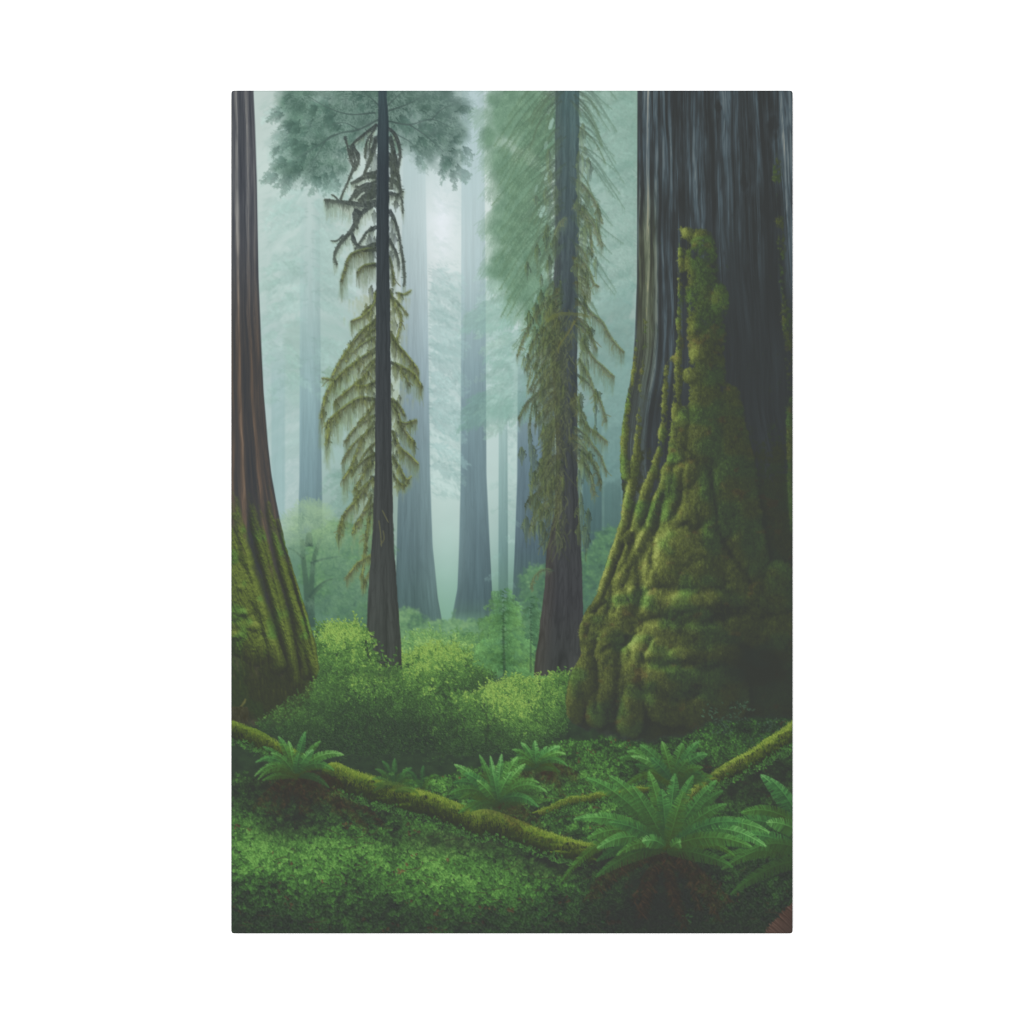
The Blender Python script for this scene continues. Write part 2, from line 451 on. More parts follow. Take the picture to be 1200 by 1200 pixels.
# green boughs that cross the far trunks
L = Layer()
sprays(L, [612, 618, 630, 640, 626, 636], [352, 366, 446, 462, 388, 470], [3.0, 2.9, 2.85, 2.8, 2.95, 2.75], [66, 60, 84, 76, 60, 70], C(108, 146, 130), C(134, 170, 152), .7, .18, 3.4, .26, 1.4, .6)
bough_fans(L, 612, 346, 372, -1, 66, 18, C(118, 164, 146), .30, .05, a=.6, needle=9)
bough_fans(L, 622, 440, 475, -1, 76, 20, C(108, 152, 136), .36, .05, a=.65, needle=10)
bough_fans(L, 640, 380, 450, -1, 66, 26, C(122, 166, 150), .3, .1, a=.5, needle=8)
sprays(L, [376, 374], [436, 448], [.1, .2], [34, 30], C(116, 150, 122), C(150, 178, 140), .7, .2, 3)
L.lay(.75, .5)
for (x, y, rx, ry, c, a) in [(505, 320, 110, 190, C(212, 226, 224), .24), (522, 270, 50, 110, C(214, 228, 226), .2), (340, 300, 60, 200, C(190, 212, 208), .16), (585, 560, 26, 90, C(186, 210, 206), .18), (522, 600, 34, 110, C(182, 208, 202), .16), (520, 150, 30, 70, C(176, 202, 202), .35), (556, 190, 26, 90, C(172, 200, 204), .35), (480, 180, 26, 70, C(160, 188, 190), .4), (525, 640, 16, 60, C(172, 204, 196), .25)]:
    sl = box(x - rx * 2.5, y - ry * 2.5, x + rx * 2.5, y + ry * 2.5)
    over(sl, c, a * np.exp(-((XX[sl] - x) / rx) ** 2 - ((YY[sl] - y) / ry) ** 2))


# ---------------------------------------------------------------- bushes and small trees of the middle distance
def bush(blobs, n, size, stops, lab=None, base=None, ragged=.5, seed=50, opacity=1., soft=0., jit=.10, aspect=.55, fade=None, dim=None, feather=6., crisp=.10):
    """leaf clumps on lumpy crowns: blobs (x, y, rx, ry, tone)"""
    B = np.array(blobs, np.float32)
    x0, x1 = (B[:, 0] - B[:, 2]).min() - 14, (B[:, 0] + B[:, 2]).max() + 14
    y0, y1 = (B[:, 1] - B[:, 3]).min() - 14, (B[:, 1] + B[:, 3]).max() + 14
    R = Relief(x0, y0, x1, y1)
    tone = np.zeros_like(R.h)
    nz = fbm(R.x / 14, R.y / 11, seed, 3)
    dn = np.full_like(R.h, -9.)
    for (x, y, rx, ry, tn) in blobs:
        q = 1 - ((R.x - x) / rx) ** 2 - ((R.y - y) / ry) ** 2 + ragged * .6 * nz
        v = np.sqrt(np.maximum(q, 0)) * min(rx, ry) + .25 * (y - y0)
        v = np.where(q > 0, v, 0)
        up = v > R.h
        d = (R.y - y) / ry
        t = tn * (.80 - .34 * d - .12 * (R.x - x) / rx)
        tone = np.where(up, t, tone)
        R.h = np.maximum(R.h, v)
        dn = np.maximum(dn, q * min(rx, ry) * .5)
    mask = sm(-.2, feather, dn + 2.5 * fbm(R.x / 5, R.y / 4, seed + 14, 2))
    tone = blur(tone * mask, 2.2) / np.maximum(blur(mask, 2.2), .02)
    val = np.clip(tone * (1 + .26 * fbm(R.x / 12, R.y / 9, seed + 8, 3) + crisp * 2.6 * fbm(R.x / 3.2, R.y / 2.6, seed + 5, 2)), 0, 1.1)
    val = val * 1.06 * (1 - .36 * sm(.14, .5, fbm(R.x / 8, R.y / 6.5, seed + 12, 3)))
    if dim is not None:
        val = val * dim(R.x, R.y)
    if fade is not None:
        mask = mask * fade(R.x, R.y)
    if base is not None:
        over(R.sl, ramp(val * .82, *stops), mask * base, lab, .45)
    hh, ww = R.h.shape
    i, j = rng.integers(0, ww, n), rng.integers(0, hh, n)
    keep = rng.random(n) < np.clip(mask[j, i], 0, 1) ** .7
    i, j = i[keep], j[keep]
    o = np.argsort(R.y[j, i] + rng.normal(0, 9, len(i)))
    i, j = i[o], j[o]
    v = val[j, i] * (1 + jit * 2 * rng.normal(0, 1, len(i))) + jit * rng.normal(0, .4, len(i))
    c = ramp(np.clip(v, 0, 1.1), *stops) * rng.uniform(.95, 1.05, (len(i), 1)).astype(np.float32)
    sz = size * rng.uniform(.5, 1.25, len(i))
    L = Layer()
    L.leaves(R.x[j, i] + rng.normal(0, 1.8, len(i)), R.y[j, i] + rng.normal(0, 1.8, len(i)), rng.normal(.15, .8, len(i)), sz, sz * aspect, c)
    big = np.where(rng.random(len(i)) < .12, 1., 0)     # a scatter of larger leaves on short stems that break the outline
    k = np.where((big > 0) & (rng.random(len(i)) < .5))[0]
    if len(k) and fade is None:
        sx, sy = R.x[j[k], i[k]], R.y[j[k], i[k]] + 2
        ln_ = size * rng.uniform(1.2, 5.5, len(k))
        an = -1.57 + rng.normal(0, .6, len(k))
        cs = ramp(np.clip(v[k] * .9, 0, 1), *stops)
        p0 = np.stack([sx, sy], 1)
        e = p0 + np.stack([np.cos(an) * ln_, np.sin(an) * ln_], 1)
        L.strokes(p0, (p0 + e) / 2, e, .7, .5, cs * .9, cs, .8)
        for f in (.4, .7, 1.):
            q = p0 + (e - p0) * f + rng.normal(0, size * .3, p0.shape)
            L.leaves(q[:, 0], q[:, 1], an + rng.normal(0, .9, len(k)), size * rng.uniform(.8, 1.5, len(k)), size * rng.uniform(.4, .8, len(k)), ramp(np.clip(v[k] * rng.uniform(.85, 1.25, len(k)), 0, 1.1), *stops))
    L.lay(opacity, soft, lab)


FAR_GREEN = ((0, (62, 86, 76)), (.3, (78, 110, 90)), (.6, (96, 136, 98)), (1, (128, 166, 118)))
MID_GREEN = ((0, (58, 80, 62)), (.3, (80, 114, 70)), (.6, (106, 146, 80)), (1, (146, 180, 96)))
BUSH_GREEN = ((0, (55, 63, 57)), (.25, (62, 80, 59)), (.5, (76, 108, 64)), (.75, (98, 136, 72)), (1, (132, 164, 84)))
M_FARBUSH = motif('printed_bush', 'hazy blue green thicket at the feet of the far trunks')
bush([(395, 665, 45, 60, .75), (420, 700, 40, 40, .7), (440, 640, 26, 50, .6), (520, 745, 60, 22, .85), (560, 760, 60, 40, .8), (640, 690, 36, 30, .6), (700, 690, 40, 56, .55), (500, 768, 60, 34, .9), (600, 770, 60, 50, .65), (720, 650, 30, 40, .5), (480, 735, 24, 24, .8)],
     22000, 2.4, FAR_GREEN, M_FARBUSH, .75, .6, 51, .8, .9)
M_SMALLTREE = motif('printed_tree', 'small round crowned leafy tree with a forked dark stem')
L = Layer()
for p, a, b in [([(361, 735), (359, 690), (355, 650), (354, 632)], 7, 5), ([(366, 735), (365, 690), (368, 655), (376, 630)], 7, 4), ([(362, 700), (372, 688), (384, 680), (396, 678)], 3, 1.2),
                ([(364, 660), (380, 655), (400, 652)], 2.5, 1), ([(356, 655), (346, 646), (338, 642)], 2.5, 1), ([(364, 720), (366, 700), (378, 686)], 3, 2), ([(362, 640), (362, 624)], 10, 5)]:
    L.path(p, a, b, C(62, 82, 76), C(84, 112, 92), .9)
L.lay(.9, .6, M_SMALLTREE)
def wisps(lobes, n, origin, lo, hi, ln, seed, op, soft, lab, thr=.35, grav=.1, hole=0., swirl=.8):
    """soft far foliage: fine strokes that fan out from an origin"""
    B = np.array(lobes, np.float32)
    x = rng.uniform((B[:, 0] - B[:, 2]).min() - 8, (B[:, 0] + B[:, 2]).max() + 8, n)
    y = rng.uniform((B[:, 1] - B[:, 3]).min() - 8, (B[:, 1] + B[:, 3]).max() + 8, n)
    q, tone = np.full(n, -9.), np.zeros(n)
    for bx, by, rx, ry, tn in lobes:
        k = 1 - ((x - bx) / rx) ** 2 - ((y - by) / ry) ** 2
        tone = np.where(k > q, tn - .25 * (y - by) / ry, tone)
        q = np.maximum(q, k)
    d = q + .8 * fbm(x / 12, y / 9, seed, 3) - hole
    k = rng.random(n) < sm(-.2, .7, d)
    x, y, d, tone = x[k], y[k], d[k], tone[k]
    an = np.arctan2(y - origin[1], x - origin[0]) + rng.normal(0, swirl, len(x))
    l = ln * rng.uniform(.4, 1.3, len(x))
    p0 = np.stack([x, y], 1)
    v = np.stack([np.cos(an) * l, np.sin(an) * l + grav * l], 1)
    tt = np.clip(tone + .35 * fbm(x / 7, y / 6, seed + 3, 3) + rng.normal(0, .12, len(x)), 0, 1)[:, None]
    c = C(*lo) * (1 - tt) + C(*hi) * tt
    L = Layer()
    L.strokes(p0, p0 + v * .5 - np.array([0, .5]), p0 + v, .7, .4, c, c * 1.03, .35 + .5 * np.clip(d, 0, 1))
    L.lay(op, soft, lab, thr)


wisps([(362, 612, 28, 22, .8), (352, 626, 20, 18, .7), (380, 624, 22, 20, .66), (366, 600, 18, 12, .95)], 9000, (362, 640), (92, 124, 104), (158, 188, 146), 7, 231, .85, .4, M_SMALLTREE, .3)
wisps([(398, 640, 24, 16, .55), (394, 668, 32, 16, .42), (410, 690, 34, 20, .36), (346, 648, 14, 12, .5), (388, 655, 16, 12, .5), (390, 708, 30, 14, .3)], 9000, (362, 690), (76, 108, 94), (140, 174, 140), 7, 232, .72, .5, M_SMALLTREE, .3)

# ---------------------------------------------------------------- undergrowth of the middle distance
M_GLADE = motif('printed_undergrowth', 'bright low thicket filling the glade between the trees', None, 'stuff')
sl = box(X0, 740, X0 + PW, 960)
over(sl, ramp(.5 + .5 * fbm(XX[sl] / 6, YY[sl] / 5, 80, 3), (0, (55, 62, 57)), (1, (64, 80, 62))), sm(770, 820, YY[sl] + 8 * fbm(XX[sl] / 20, YY[sl] / 12, 79, 2)), M_GLADE)
bush([(470, 770, 60, 24, .84), (520, 766, 50, 22, .9), (500, 748, 34, 12, .72), (545, 752, 30, 14, .6), (565, 775, 40, 22, .55), (640, 790, 40, 26, .6)], 14000, 2.4,
     ((0, (58, 84, 66)), (.3, (78, 116, 80)), (.6, (102, 144, 88)), (1, (142, 178, 104))), M_GLADE, .9, .6, 81, .9, .35)
M_SAPLING = motif('printed_sapling', 'young conifer sapling with a thin dark stem left of the drooping tree')
L = Layer()
for xc, yt, yb, wdt, c0, c1 in [(622, 698, 786, 24, C(60, 92, 70), C(88, 128, 84)), (590, 688, 796, 42, C(62, 98, 66), C(98, 142, 84))]:
    n = 74
    tt = np.sort(rng.random(n)) ** .8
    Y = yt + (yb - 10 - yt) * tt
    S = np.where(rng.random(n) < .5, -1, 1)
    A = rng.normal(.12, .14, n)
    sprays(L, np.full(n, xc), Y, np.where(S > 0, A, math.pi - A), wdt * (.2 + .8 * tt ** .75) * rng.uniform(.6, 1.1, n), c0, c1, .85, .15, 2.8, .32, 1., .55, .18)
L.lay(.9, .3, M_SAPLING, .3)
L = Layer()
L.path([(590, 715), (590, 750), (592, 803)], 1.2, 3.4, C(62, 90, 68), C(54, 68, 60), .85)
L.path([(622, 730), (622, 788)], 1., 2.2, C(64, 92, 72), C(58, 76, 64), .8)
L.lay(.7, .4, M_SAPLING)
L = Layer()
n = 60
Y = rng.uniform(705, 790, n)
S = np.where(rng.random(n) < .5, -1, 1)
sprays(L, np.full(n, 590.), Y, np.where(S > 0, .2, math.pi - .2), rng.uniform(6, 20, n), C(72, 110, 70), C(104, 148, 86), .85, .15, 2.6, .32, .9, .55, .18)
L.lay(.8, .3, M_SAPLING, .3)

bush([(515, 773, 44, 20, 1.08), (485, 785, 46, 22, 1.06), (548, 796, 34, 18, .56), (530, 775, 30, 14, .95), (505, 800, 30, 16, .8)], 8000, 2.4, BUSH_GREEN, M_GLADE, .8, .6, 78, .9, .25)
# ---------------------------------------------------------------- the two slender mossy conifers
def needles(lay, lobes, n, origin, c_lo, c_hi, ln, seed, a=.8, swirl=.5, gravity=.25, hole=.0, w=.6):
    """a feathery crown: fine strokes that run outward from an origin, thinning at ragged edges"""
    B = np.array(lobes, np.float32)
    x = rng.uniform((B[:, 0] - B[:, 2]).min() - 6, (B[:, 0] + B[:, 2]).max() + 6, n)
    y = rng.uniform(max(Y0 - 6, (B[:, 1] - B[:, 3]).min() - 6), (B[:, 1] + B[:, 3]).max() + 6, n)
    q = np.full(n, -9.)
    for (bx, by, rx, ry) in lobes:
        q = np.maximum(q, 1 - ((x - bx) / rx) ** 2 - ((y - by) / ry) ** 2)
    nz = fbm(x / 13, y / 11, seed, 3)
    d = q + .95 * nz - hole
    keep = rng.random(n) < sm(-.15, .5, d)
    x, y, d, nz = x[keep], y[keep], d[keep], nz[keep]
    an = np.arctan2(y - origin[1], x - origin[0]) + rng.normal(0, swirl, len(x))
    l = ln * rng.uniform(.4, 1.3, len(x))
    p0 = np.stack([x, y], 1)
    v = np.stack([np.cos(an) * l, np.sin(an) * l + gravity * l], 1)
    tone = np.clip(.5 + .55 * fbm(x / 8, y / 7, seed + 4, 3) + rng.normal(0, .14, len(x)), 0, 1)[:, None]
    c = np.asarray(c_lo) * (1 - tone) + np.asarray(c_hi) * tone
    lay.strokes(p0, p0 + v * .5 - np.array([0, .6]), p0 + v, w, w * .7, c, c * 1.03, a * np.clip(.45 + d, .35, 1))


def fringe(lay, pts, ln, n, c0, c1, a=.7, lean=0., t0=.08, w=.8, taper=.5):
    """moss hanging in threads from a bough"""
    p = spline(pts, 1.)
    k = (t0 + (1 - t0) * rng.random(n)) * (len(p) - 1)
    b = p[k.astype(int)] + rng.normal(0, .7, (n, 2))
    clump = .5 + .5 * np.sin(k * .55 + rng.uniform(0, 6)) * np.sin(k * .21 + rng.uniform(0, 6))
    l = ln * (.15 + .95 * rng.random(n) ** 1.6) * (.35 + .65 * clump)
    e = b + np.stack([lean * l + rng.normal(0, .06, n) * l, l], 1)
    m = (b + e) / 2 + np.stack([rng.normal(0, .5, n), np.zeros(n)], 1)
    cc = np.asarray(c0) * rng.uniform(.82, 1.15, (n, 1))
    lay.strokes(b, m, e, w, w * taper, cc, np.asarray(c1) * rng.uniform(.9, 1.1, (n, 1)), a, a * .45)


OLIVE, OLIVE_HI, BARKY = C(106, 120, 74), C(144, 154, 86), C(62, 68, 60)


def fuzzy(lay, pts, w0, w1, c0, c1, a=.95, fuzz=2.2, dens=1.6):
    """a mossy twig: an uneven core with short hairs on both sides"""
    p = spline(pts, 2.)
    n = len(p) - 1
    t = np.linspace(0, 1, n + 1)
    w = (w0 + (w1 - w0) * t) * (1 + .38 * np.interp(t, np.linspace(0, 1, 12), rng.uniform(-1, 1, 12)))
    c = np.asarray(c0) * (1 - t[:, None]) + np.asarray(c1) * t[:, None]
    lay.strokes(p[:-1], (p[:-1] + p[1:]) / 2, p[1:], w[:-1], w[1:], c[:-1], c[1:], a)
    m = int(n * 2 * dens)
    k = rng.integers(0, n, m)
    b = p[k] + rng.normal(0, .25, (m, 2)) * w[k, None]
    e = b + np.stack([rng.normal(0, .5, m), rng.uniform(-.25, 1., m)], 1) * (fuzz + .5 * w[k, None])
    lay.strokes(b, (b + e) / 2, e, .9, .35, c[k], c[k] * 1.08, a * .8)


def mossy_bough(veil, shadow, body, pts, w0=3., w1=1.0, ln=18, n=90, tone=1., haze=0., a=.62):
    p = np.array(pts, float)
    hz = C(158, 184, 176)
    f = lambda c: (c * tone) * (1 - haze) + hz * haze
    s = spline(p, 2.)
    if tone < .7:                                      # against the light: dark, nearly flat
        fringe(veil, pts, ln * 1.1, n * 3, C(140, 156, 126), C(158, 176, 152), a * .8, w=1.4)
        fringe(shadow, pts, ln * 1.1, n * 2, C(86, 96, 84), C(116, 128, 100), a, w=.9)
        fringe(body, pts, ln * .45, n, C(62, 70, 68), C(78, 86, 76), .85, w=1.)
        fuzzy(body, p, w0 * 1.05, w1, C(59, 66, 67), C(72, 80, 74), .95, 1.5)
        return
    fringe(veil, pts, ln * 1.25, n * 6, f(OLIVE * 1.06 + C(2, 3, 6)), f(OLIVE * 1.14 + C(4, 8, 20)), a, w=1.5)
    fringe(shadow, pts, ln * 1.1, n, f(OLIVE), f(OLIVE * 1.12 + C(6, 6, 12)), a, w=.8)
    fringe(shadow, pts, ln * .95, int(n * 1.3), f(C(84, 91, 68)), f(C(102, 110, 78)), a + .15, w=.8)
    fringe(body, pts, ln * .4, n, f(C(82, 85, 66)), f(C(100, 104, 74)), .8, w=.8)
    fuzzy(body, p, w0 * .8, w1 * .8, f(BARKY), f(C(90, 92, 68)), .95, 1.6)
    if tone > .6:
        q = s + np.array([.15, -.55]) * (w0 + (w1 - w0) * np.linspace(0, 1, len(s)))[:, None]
        m = max(3, int(len(q) * .22))
        fuzzy(body, q[m // 2::2] if len(q) > 8 else q, w0 * .34, w1 * .6, f(OLIVE * .97), f(OLIVE_HI * 1.04), .9, .9, 1.)
    for k in range(int(len(s) * .22)):
        i = rng.integers(len(s) // 6, len(s))
        e = s[i] + np.array([rng.normal(0, 4), rng.uniform(2, 10)])
        fuzzy(body, [s[i], (s[i] + e) / 2 + rng.normal(0, 1., 2), e], 1.2, .5, f(C(84, 86, 66)), f(C(122, 128, 84)), .8, 1.2)


def tufts(lay, pts, ln, wd, n, lo, hi, a=.8):
    """teardrop clumps of hanging moss: dark roots, lit threads, ragged tips"""
    for x, y, l, w in zip(pts[:, 0], pts[:, 1], ln, wd):
        o = rng.normal(0, .45, n)
        b = np.stack([x + o * w, y + rng.uniform(-3, 2, n) + np.abs(o) * l * .35], 1)
        ll = l * (1 - .55 * np.abs(o)) * rng.uniform(.35, 1.1, n)
        e = np.stack([x + o * w * .45 + rng.normal(0, .8, n), y + np.maximum(ll, 2)], 1)
        tn = np.clip(.45 - .5 * o + rng.normal(0, .28, n), 0, 1)[:, None]
        c = (np.asarray(lo) * (1 - tn) + np.asarray(hi) * tn) * rng.uniform(.9, 1.1)
        lay.strokes(b, (b + e) / 2 + np.stack([o * w * .35, 0 * o], 1), e, .95, .45, c * .88, c, a, a * .55)


# --- the dark tree left of the middle
M_TREE_A = motif('printed_tree', 'dark slender conifer hung with olive moss, left of the misty gap')
M_CROWN_A = motif('crown', 'grey green feathery crown cut by the top edge', M_TREE_A)
M_MOSS_A = motif('hanging_moss', 'olive moss draped in fans from drooping boughs', M_TREE_A)
lobesA = [(352, 122, 30, 34), (338, 196, 22, 20), (362, 190, 40, 26), (392, 140, 56, 46), (420, 120, 40, 50), (500, 128, 46, 46), (528, 160, 22, 36), (505, 165, 36, 30), (470, 130, 30, 50), (350, 150, 16, 22), (526, 190, 14, 14), (388, 196, 24, 22), (376, 168, 44, 30), (430, 120, 60, 44), (470, 118, 60, 40), (345, 172, 24, 26)]
sl = box(310, 100, 560, 240)
q = np.full(XX[sl].shape, -9., np.float32)
for (bx, by, rx, ry) in lobesA:
    q = np.maximum(q, 1 - ((XX[sl] - bx) / rx) ** 2 - ((YY[sl] - by) / ry) ** 2)
q = q + 1.0 * fbm(XX[sl] / 12, YY[sl] / 9, 61, 4)
cA = ramp(.5 + .6 * fbm(XX[sl] / 12, YY[sl] / 10, 63, 3), (0, (70, 96, 86)), (1, (102, 134, 116)))
inner = np.exp(-((XX[sl] - 445) / 60) ** 2 - ((YY[sl] - 118) / 36) ** 2)[..., None]
cA = cA * (1 - .07 * sm(430, 540, XX[sl]) - .0 * YY[sl])[..., None] + C(-4, 4, -2) * (1 - sm(380, 450, XX[sl]))[..., None] + C(4, 0, 8) * sm(450, 520, XX[sl])[..., None]
cA = cA * (1 - .55 * inner) + C(72, 94, 86) * .55 * inner
q = q - .55 * sm(150, 225, YY[sl])
over(sl, cA, .76 * blur(sm(-.1, 1.0, q), 1.8), M_CROWN_A, .38)
L = Layer()
needles(L, lobesA, 70000, (448, 108), C(68, 95, 86), C(122, 152, 138), 5, 65, .6, .8, .15, .0, .4)
L.lay(.62, .3, M_CROWN_A, .3)
L = Layer()
n = 22
S = np.where(rng.random(n) < .54, -1, 1)
A = rng.uniform(-.5, .75, n)
sprays(L, np.full(n, 448.) + S * 4, rng.uniform(96, 150, n), np.where(S > 0, A, math.pi - A), np.where(S < 0, 116, 96) * (1 - .35 * np.abs(A)) * rng.uniform(.5, 1.05, n), C(68, 90, 86), C(112, 138, 128), .7, .18, 3., .26, 1.2, .45)
L.lay(.55, .4, M_CROWN_A, .35)
L = Layer()
needles(L, [(k[0] + rng.normal(0, 6), k[1] + rng.normal(0, 5), k[2] * .75, k[3] * .75) for k in lobesA], 40000, (448, 108), C(54, 76, 71), C(82, 110, 97), 5, 67, .7, .9, .15, .36, .42)
L.lay(.7, .3, M_CROWN_A, .35)
L = Layer()
needles(L, [(k[0] + rng.normal(0, 6), k[1] + rng.normal(0, 5), k[2], k[3]) for k in lobesA], 9000, (448, 108), C(132, 158, 148), C(164, 188, 178), 4, 69, .6, .9, .15, .45, .4)
n = 130
k = rng.integers(0, len(lobesA), n)
th = rng.uniform(-.2, math.pi + .2, n)
B_ = np.array(lobesA, float)[k]
ex_, ey_ = B_[:, 0] + np.cos(th) * B_[:, 2] * .72, B_[:, 1] + np.sin(th) * B_[:, 3] * .72
ok = (ey_ > 108) & (np.abs(ex_ - 448) > 14)
for lo_, hi_, m_ in (((78, 106, 97), (120, 148, 136), ok & (rng.random(n) < .5)), ((58, 82, 76), (96, 126, 113), ok & (rng.random(n) < .7))):
    sprays(L, ex_[m_], ey_[m_], np.arctan2(ey_[m_] - 112, ex_[m_] - 448) + rng.normal(0, .35, m_.sum()), rng.uniform(9, 20, m_.sum()), C(*lo_), C(*hi_), .75, .2, 2.6, .36, .9, .45)
for p, a, b in [([(444, 140), (420, 152), (396, 157), (370, 172), (348, 186)], 3.2, .8), ([(440, 132), (410, 134), (384, 126), (360, 112)], 2., .7), ([(396, 157), (384, 162), (374, 178), (366, 192)], 1.6, .6),
                ([(455, 142), (480, 146), (506, 140), (530, 150)], 2.6, .7), ([(480, 146), (500, 160), (520, 178)], 1.6, .5), ([(455, 130), (478, 122), (500, 110)], 2., .7),
                ([(420, 152), (404, 144), (388, 146)], 1.3, .5), ([(506, 140), (518, 128), (534, 122)], 1.2, .5), ([(448, 128), (436, 116), (424, 106)], 2, .8), ([(450, 128), (462, 116), (474, 106)], 2, .8),
                ([(440, 150), (428, 160), (412, 176), (402, 190)], 1.8, .8), ([(458, 150), (466, 158), (480, 166), (494, 180)], 1.5, .5)]:
    L.path(p, a * .75, b * .8, C(62, 74, 74), C(88, 110, 104), .75)
L.lay(.75, .3, M_CROWN_A)

TOP_BOUGHS = [([(442, 146), (426, 158), (412, 172), (416, 190), (409, 210), (402, 226), (399, 234)], 3.2, 2.4, 8, 40), ([(404, 160), (409, 178), (414, 196)], 2., 3., 4, 12),
              ([(442, 205), (430, 206), (420, 211), (411, 215)], 10, 2., 12, 60), ([(442, 226), (428, 222), (418, 224), (408, 238)], 9, 2, 14, 60),
              ([(442, 238), (420, 239), (404, 237), (380, 234)], 7, 2., 22, 150), ([(398, 236), (392, 230), (388, 228)], 2, .8, 3, 8), ([(441, 236), (424, 250), (412, 270), (398, 286), (392, 300), (395, 310)], 5.5, 2., 16, 120),
              ([(441, 266), (430, 272), (422, 284), (416, 292)], 4, 2, 10, 40), ([(412, 272), (416, 284), (424, 290), (441, 286)], 4, 4, 14, 60), ([(441, 292), (424, 294), (410, 300), (404, 316), (400, 330)], 4.5, 1.5, 24, 110),
              ([(402, 276), (395, 282), (388, 282)], 2, .7, 4, 10), ([(441, 310), (426, 312), (418, 320)], 4, 1.5, 22, 70),
              ([(455, 150), (464, 160), (469, 180), (466, 200), (470, 226), (472, 250)], 4, 1.6, 14, 60), ([(455, 210), (464, 214), (470, 224)], 5, 2, 12, 40), ([(456, 226), (466, 228), (473, 224)], 4, 1.5, 16, 50),
              ([(456, 246), (464, 262), (470, 290), (474, 322), (473, 336)], 4, 1.4, 14, 80), ([(456, 280), (464, 296), (468, 312)], 4, 1.5, 20, 60)]
TOP_BOUGHS += [([(442, 216), (432, 218), (422, 222), (416, 232)], 12, 4, 10, 40), ([(442, 228), (430, 230), (420, 236)], 9, 5, 12, 40), ([(441, 222), (428, 222), (416, 218)], 6, 2, 6, 30), ([(442, 160), (436, 180), (426, 206)], 5, 3, 8, 30), ([(440, 150), (430, 166), (428, 186)], 2, 1, 6, 20),
               ([(436, 156), (433, 172), (436, 188)], 1.5, .8, 5, 16), ([(412, 170), (420, 184), (416, 200)], 5, 2, 8, 30), ([(420, 246), (416, 256), (419, 268)], 8, 3, 10, 30), ([(455, 180), (460, 200), (458, 222)], 6, 4, 6, 30), ([(457, 160), (462, 182), (464, 206)], 6, 4, 8, 30), ([(456, 300), (460, 316), (462, 334)], 2.5, 1, 12, 40)]
MID_BOUGHS = [([(442, 340), (437, 358), (426, 370), (411, 377)], 3.4, 1.4, 16, 70), ([(442, 374), (423, 390), (402, 418), (389, 441)], 4., 1.6, 22, 150), ([(441, 408), (418, 424), (400, 438), (384, 458), (378, 480), (377, 490)], 4.2, 1.4, 24, 170),
              ([(441, 420), (426, 442), (414, 452), (392, 471)], 3.6, 1.4, 22, 120), ([(441, 447), (428, 453), (414, 452)], 3.4, 2., 14, 60), ([(440, 468), (420, 468), (402, 479), (385, 494), (385, 506), (383, 516)], 4.2, 2.2, 26, 180),
              ([(440, 470), (430, 486), (419, 496)], 3.2, 1.3, 16, 70), ([(440, 494), (424, 516), (412, 546), (402, 562)], 4., 1.4, 22, 130), ([(438, 540), (428, 552), (416, 574)], 2.6, 1.2, 14, 50),
              ([(437, 558), (419, 584), (404, 602), (397, 624)], 3.6, 1.5, 18, 110), ([(436, 580), (426, 600), (418, 614)], 2.4, 1., 14, 50), ([(434, 600), (430, 622), (428, 646), (424, 676)], 3., 1.2, 10, 60),
              ([(447, 628), (446, 642), (436, 650), (420, 660), (409, 673), (406, 678)], 3.2, 1.8, 12, 70), ([(392, 446), (384, 444), (377, 443)], 1.6, .7, 5, 14), ([(440, 660), (432, 672), (424, 690)], 2, .8, 9, 24)]
RIGHT_BOUGHS = [([(457, 340), (462, 356), (470, 372), (465, 398)], 3.0, 1.4, 12, 50), ([(464, 343), (474, 345), (482, 340)], 1.6, .8, 4, 12), ([(462, 350), (472, 362), (478, 370)], 1.6, .7, 6, 16),
                ([(457, 388), (464, 402), (476, 416), (487, 430), (490, 438)], 3.6, 1.4, 20, 120), ([(458, 425), (474, 432), (486, 440), (494, 454)], 3.4, 1.4, 18, 100), ([(458, 470), (466, 484), (472, 502), (486, 520)], 3.6, 1.4, 16, 100),
                ([(466, 494), (476, 496), (488, 492)], 1.8, .8, 12, 40), ([(460, 505), (468, 524), (480, 534), (490, 544)], 3.2, 1.3, 16, 80), ([(460, 535), (468, 548), (476, 562), (482, 558)], 2.8, 1.2, 12, 50), ([(461, 556), (468, 566), (476, 570)], 2, 1, 8, 26)]
VE, SH, BO = Layer(), Layer(), Layer()
for pts, a, b, ln, n in TOP_BOUGHS:
    mossy_bough(VE, SH, BO, pts, a, b, ln * 1.2, int(n * 1.2), .58 if pts[0][1] < 285 else .8, .08, .55)
EXTRA = []
for k in range(18):
    y = rng.uniform(345, 610)
    side = -1 if rng.random() < .8 else 1
    if side > 0 and y > 545:
        continue
    ln_ = rng.uniform(16, 44 if y < 520 else 30) * (1 if side < 0 else .7)
    x = 441 if side < 0 else 458
    dr_ = rng.uniform(.7, 1.3)
    EXTRA.append(([(x, y), (x + side * ln_ * .4, y + ln_ * .28 * dr_), (x + side * ln_ * .75, y + ln_ * .66 * dr_), (x + side * ln_ * .95, y + ln_ * 1.05 * dr_)], 3., 1.2, rng.uniform(12, 22), int(ln_ * 3.4)))
for pts, a, b, ln, n in EXTRA:
    mossy_bough(VE, SH, BO, pts, a, b, ln, n, rng.uniform(.74, .95), .04, .66)
for pts, a, b, ln, n in MID_BOUGHS + RIGHT_BOUGHS:
    mossy_bough(VE, SH, BO, pts, a * 1.1, b * 1.1, ln * 1.3, int(n * 1.7), .97, .04, .72)
n = 1500                                               # a thin veil of moss close along the trunk
y_ = rng.uniform(345, 640, n)
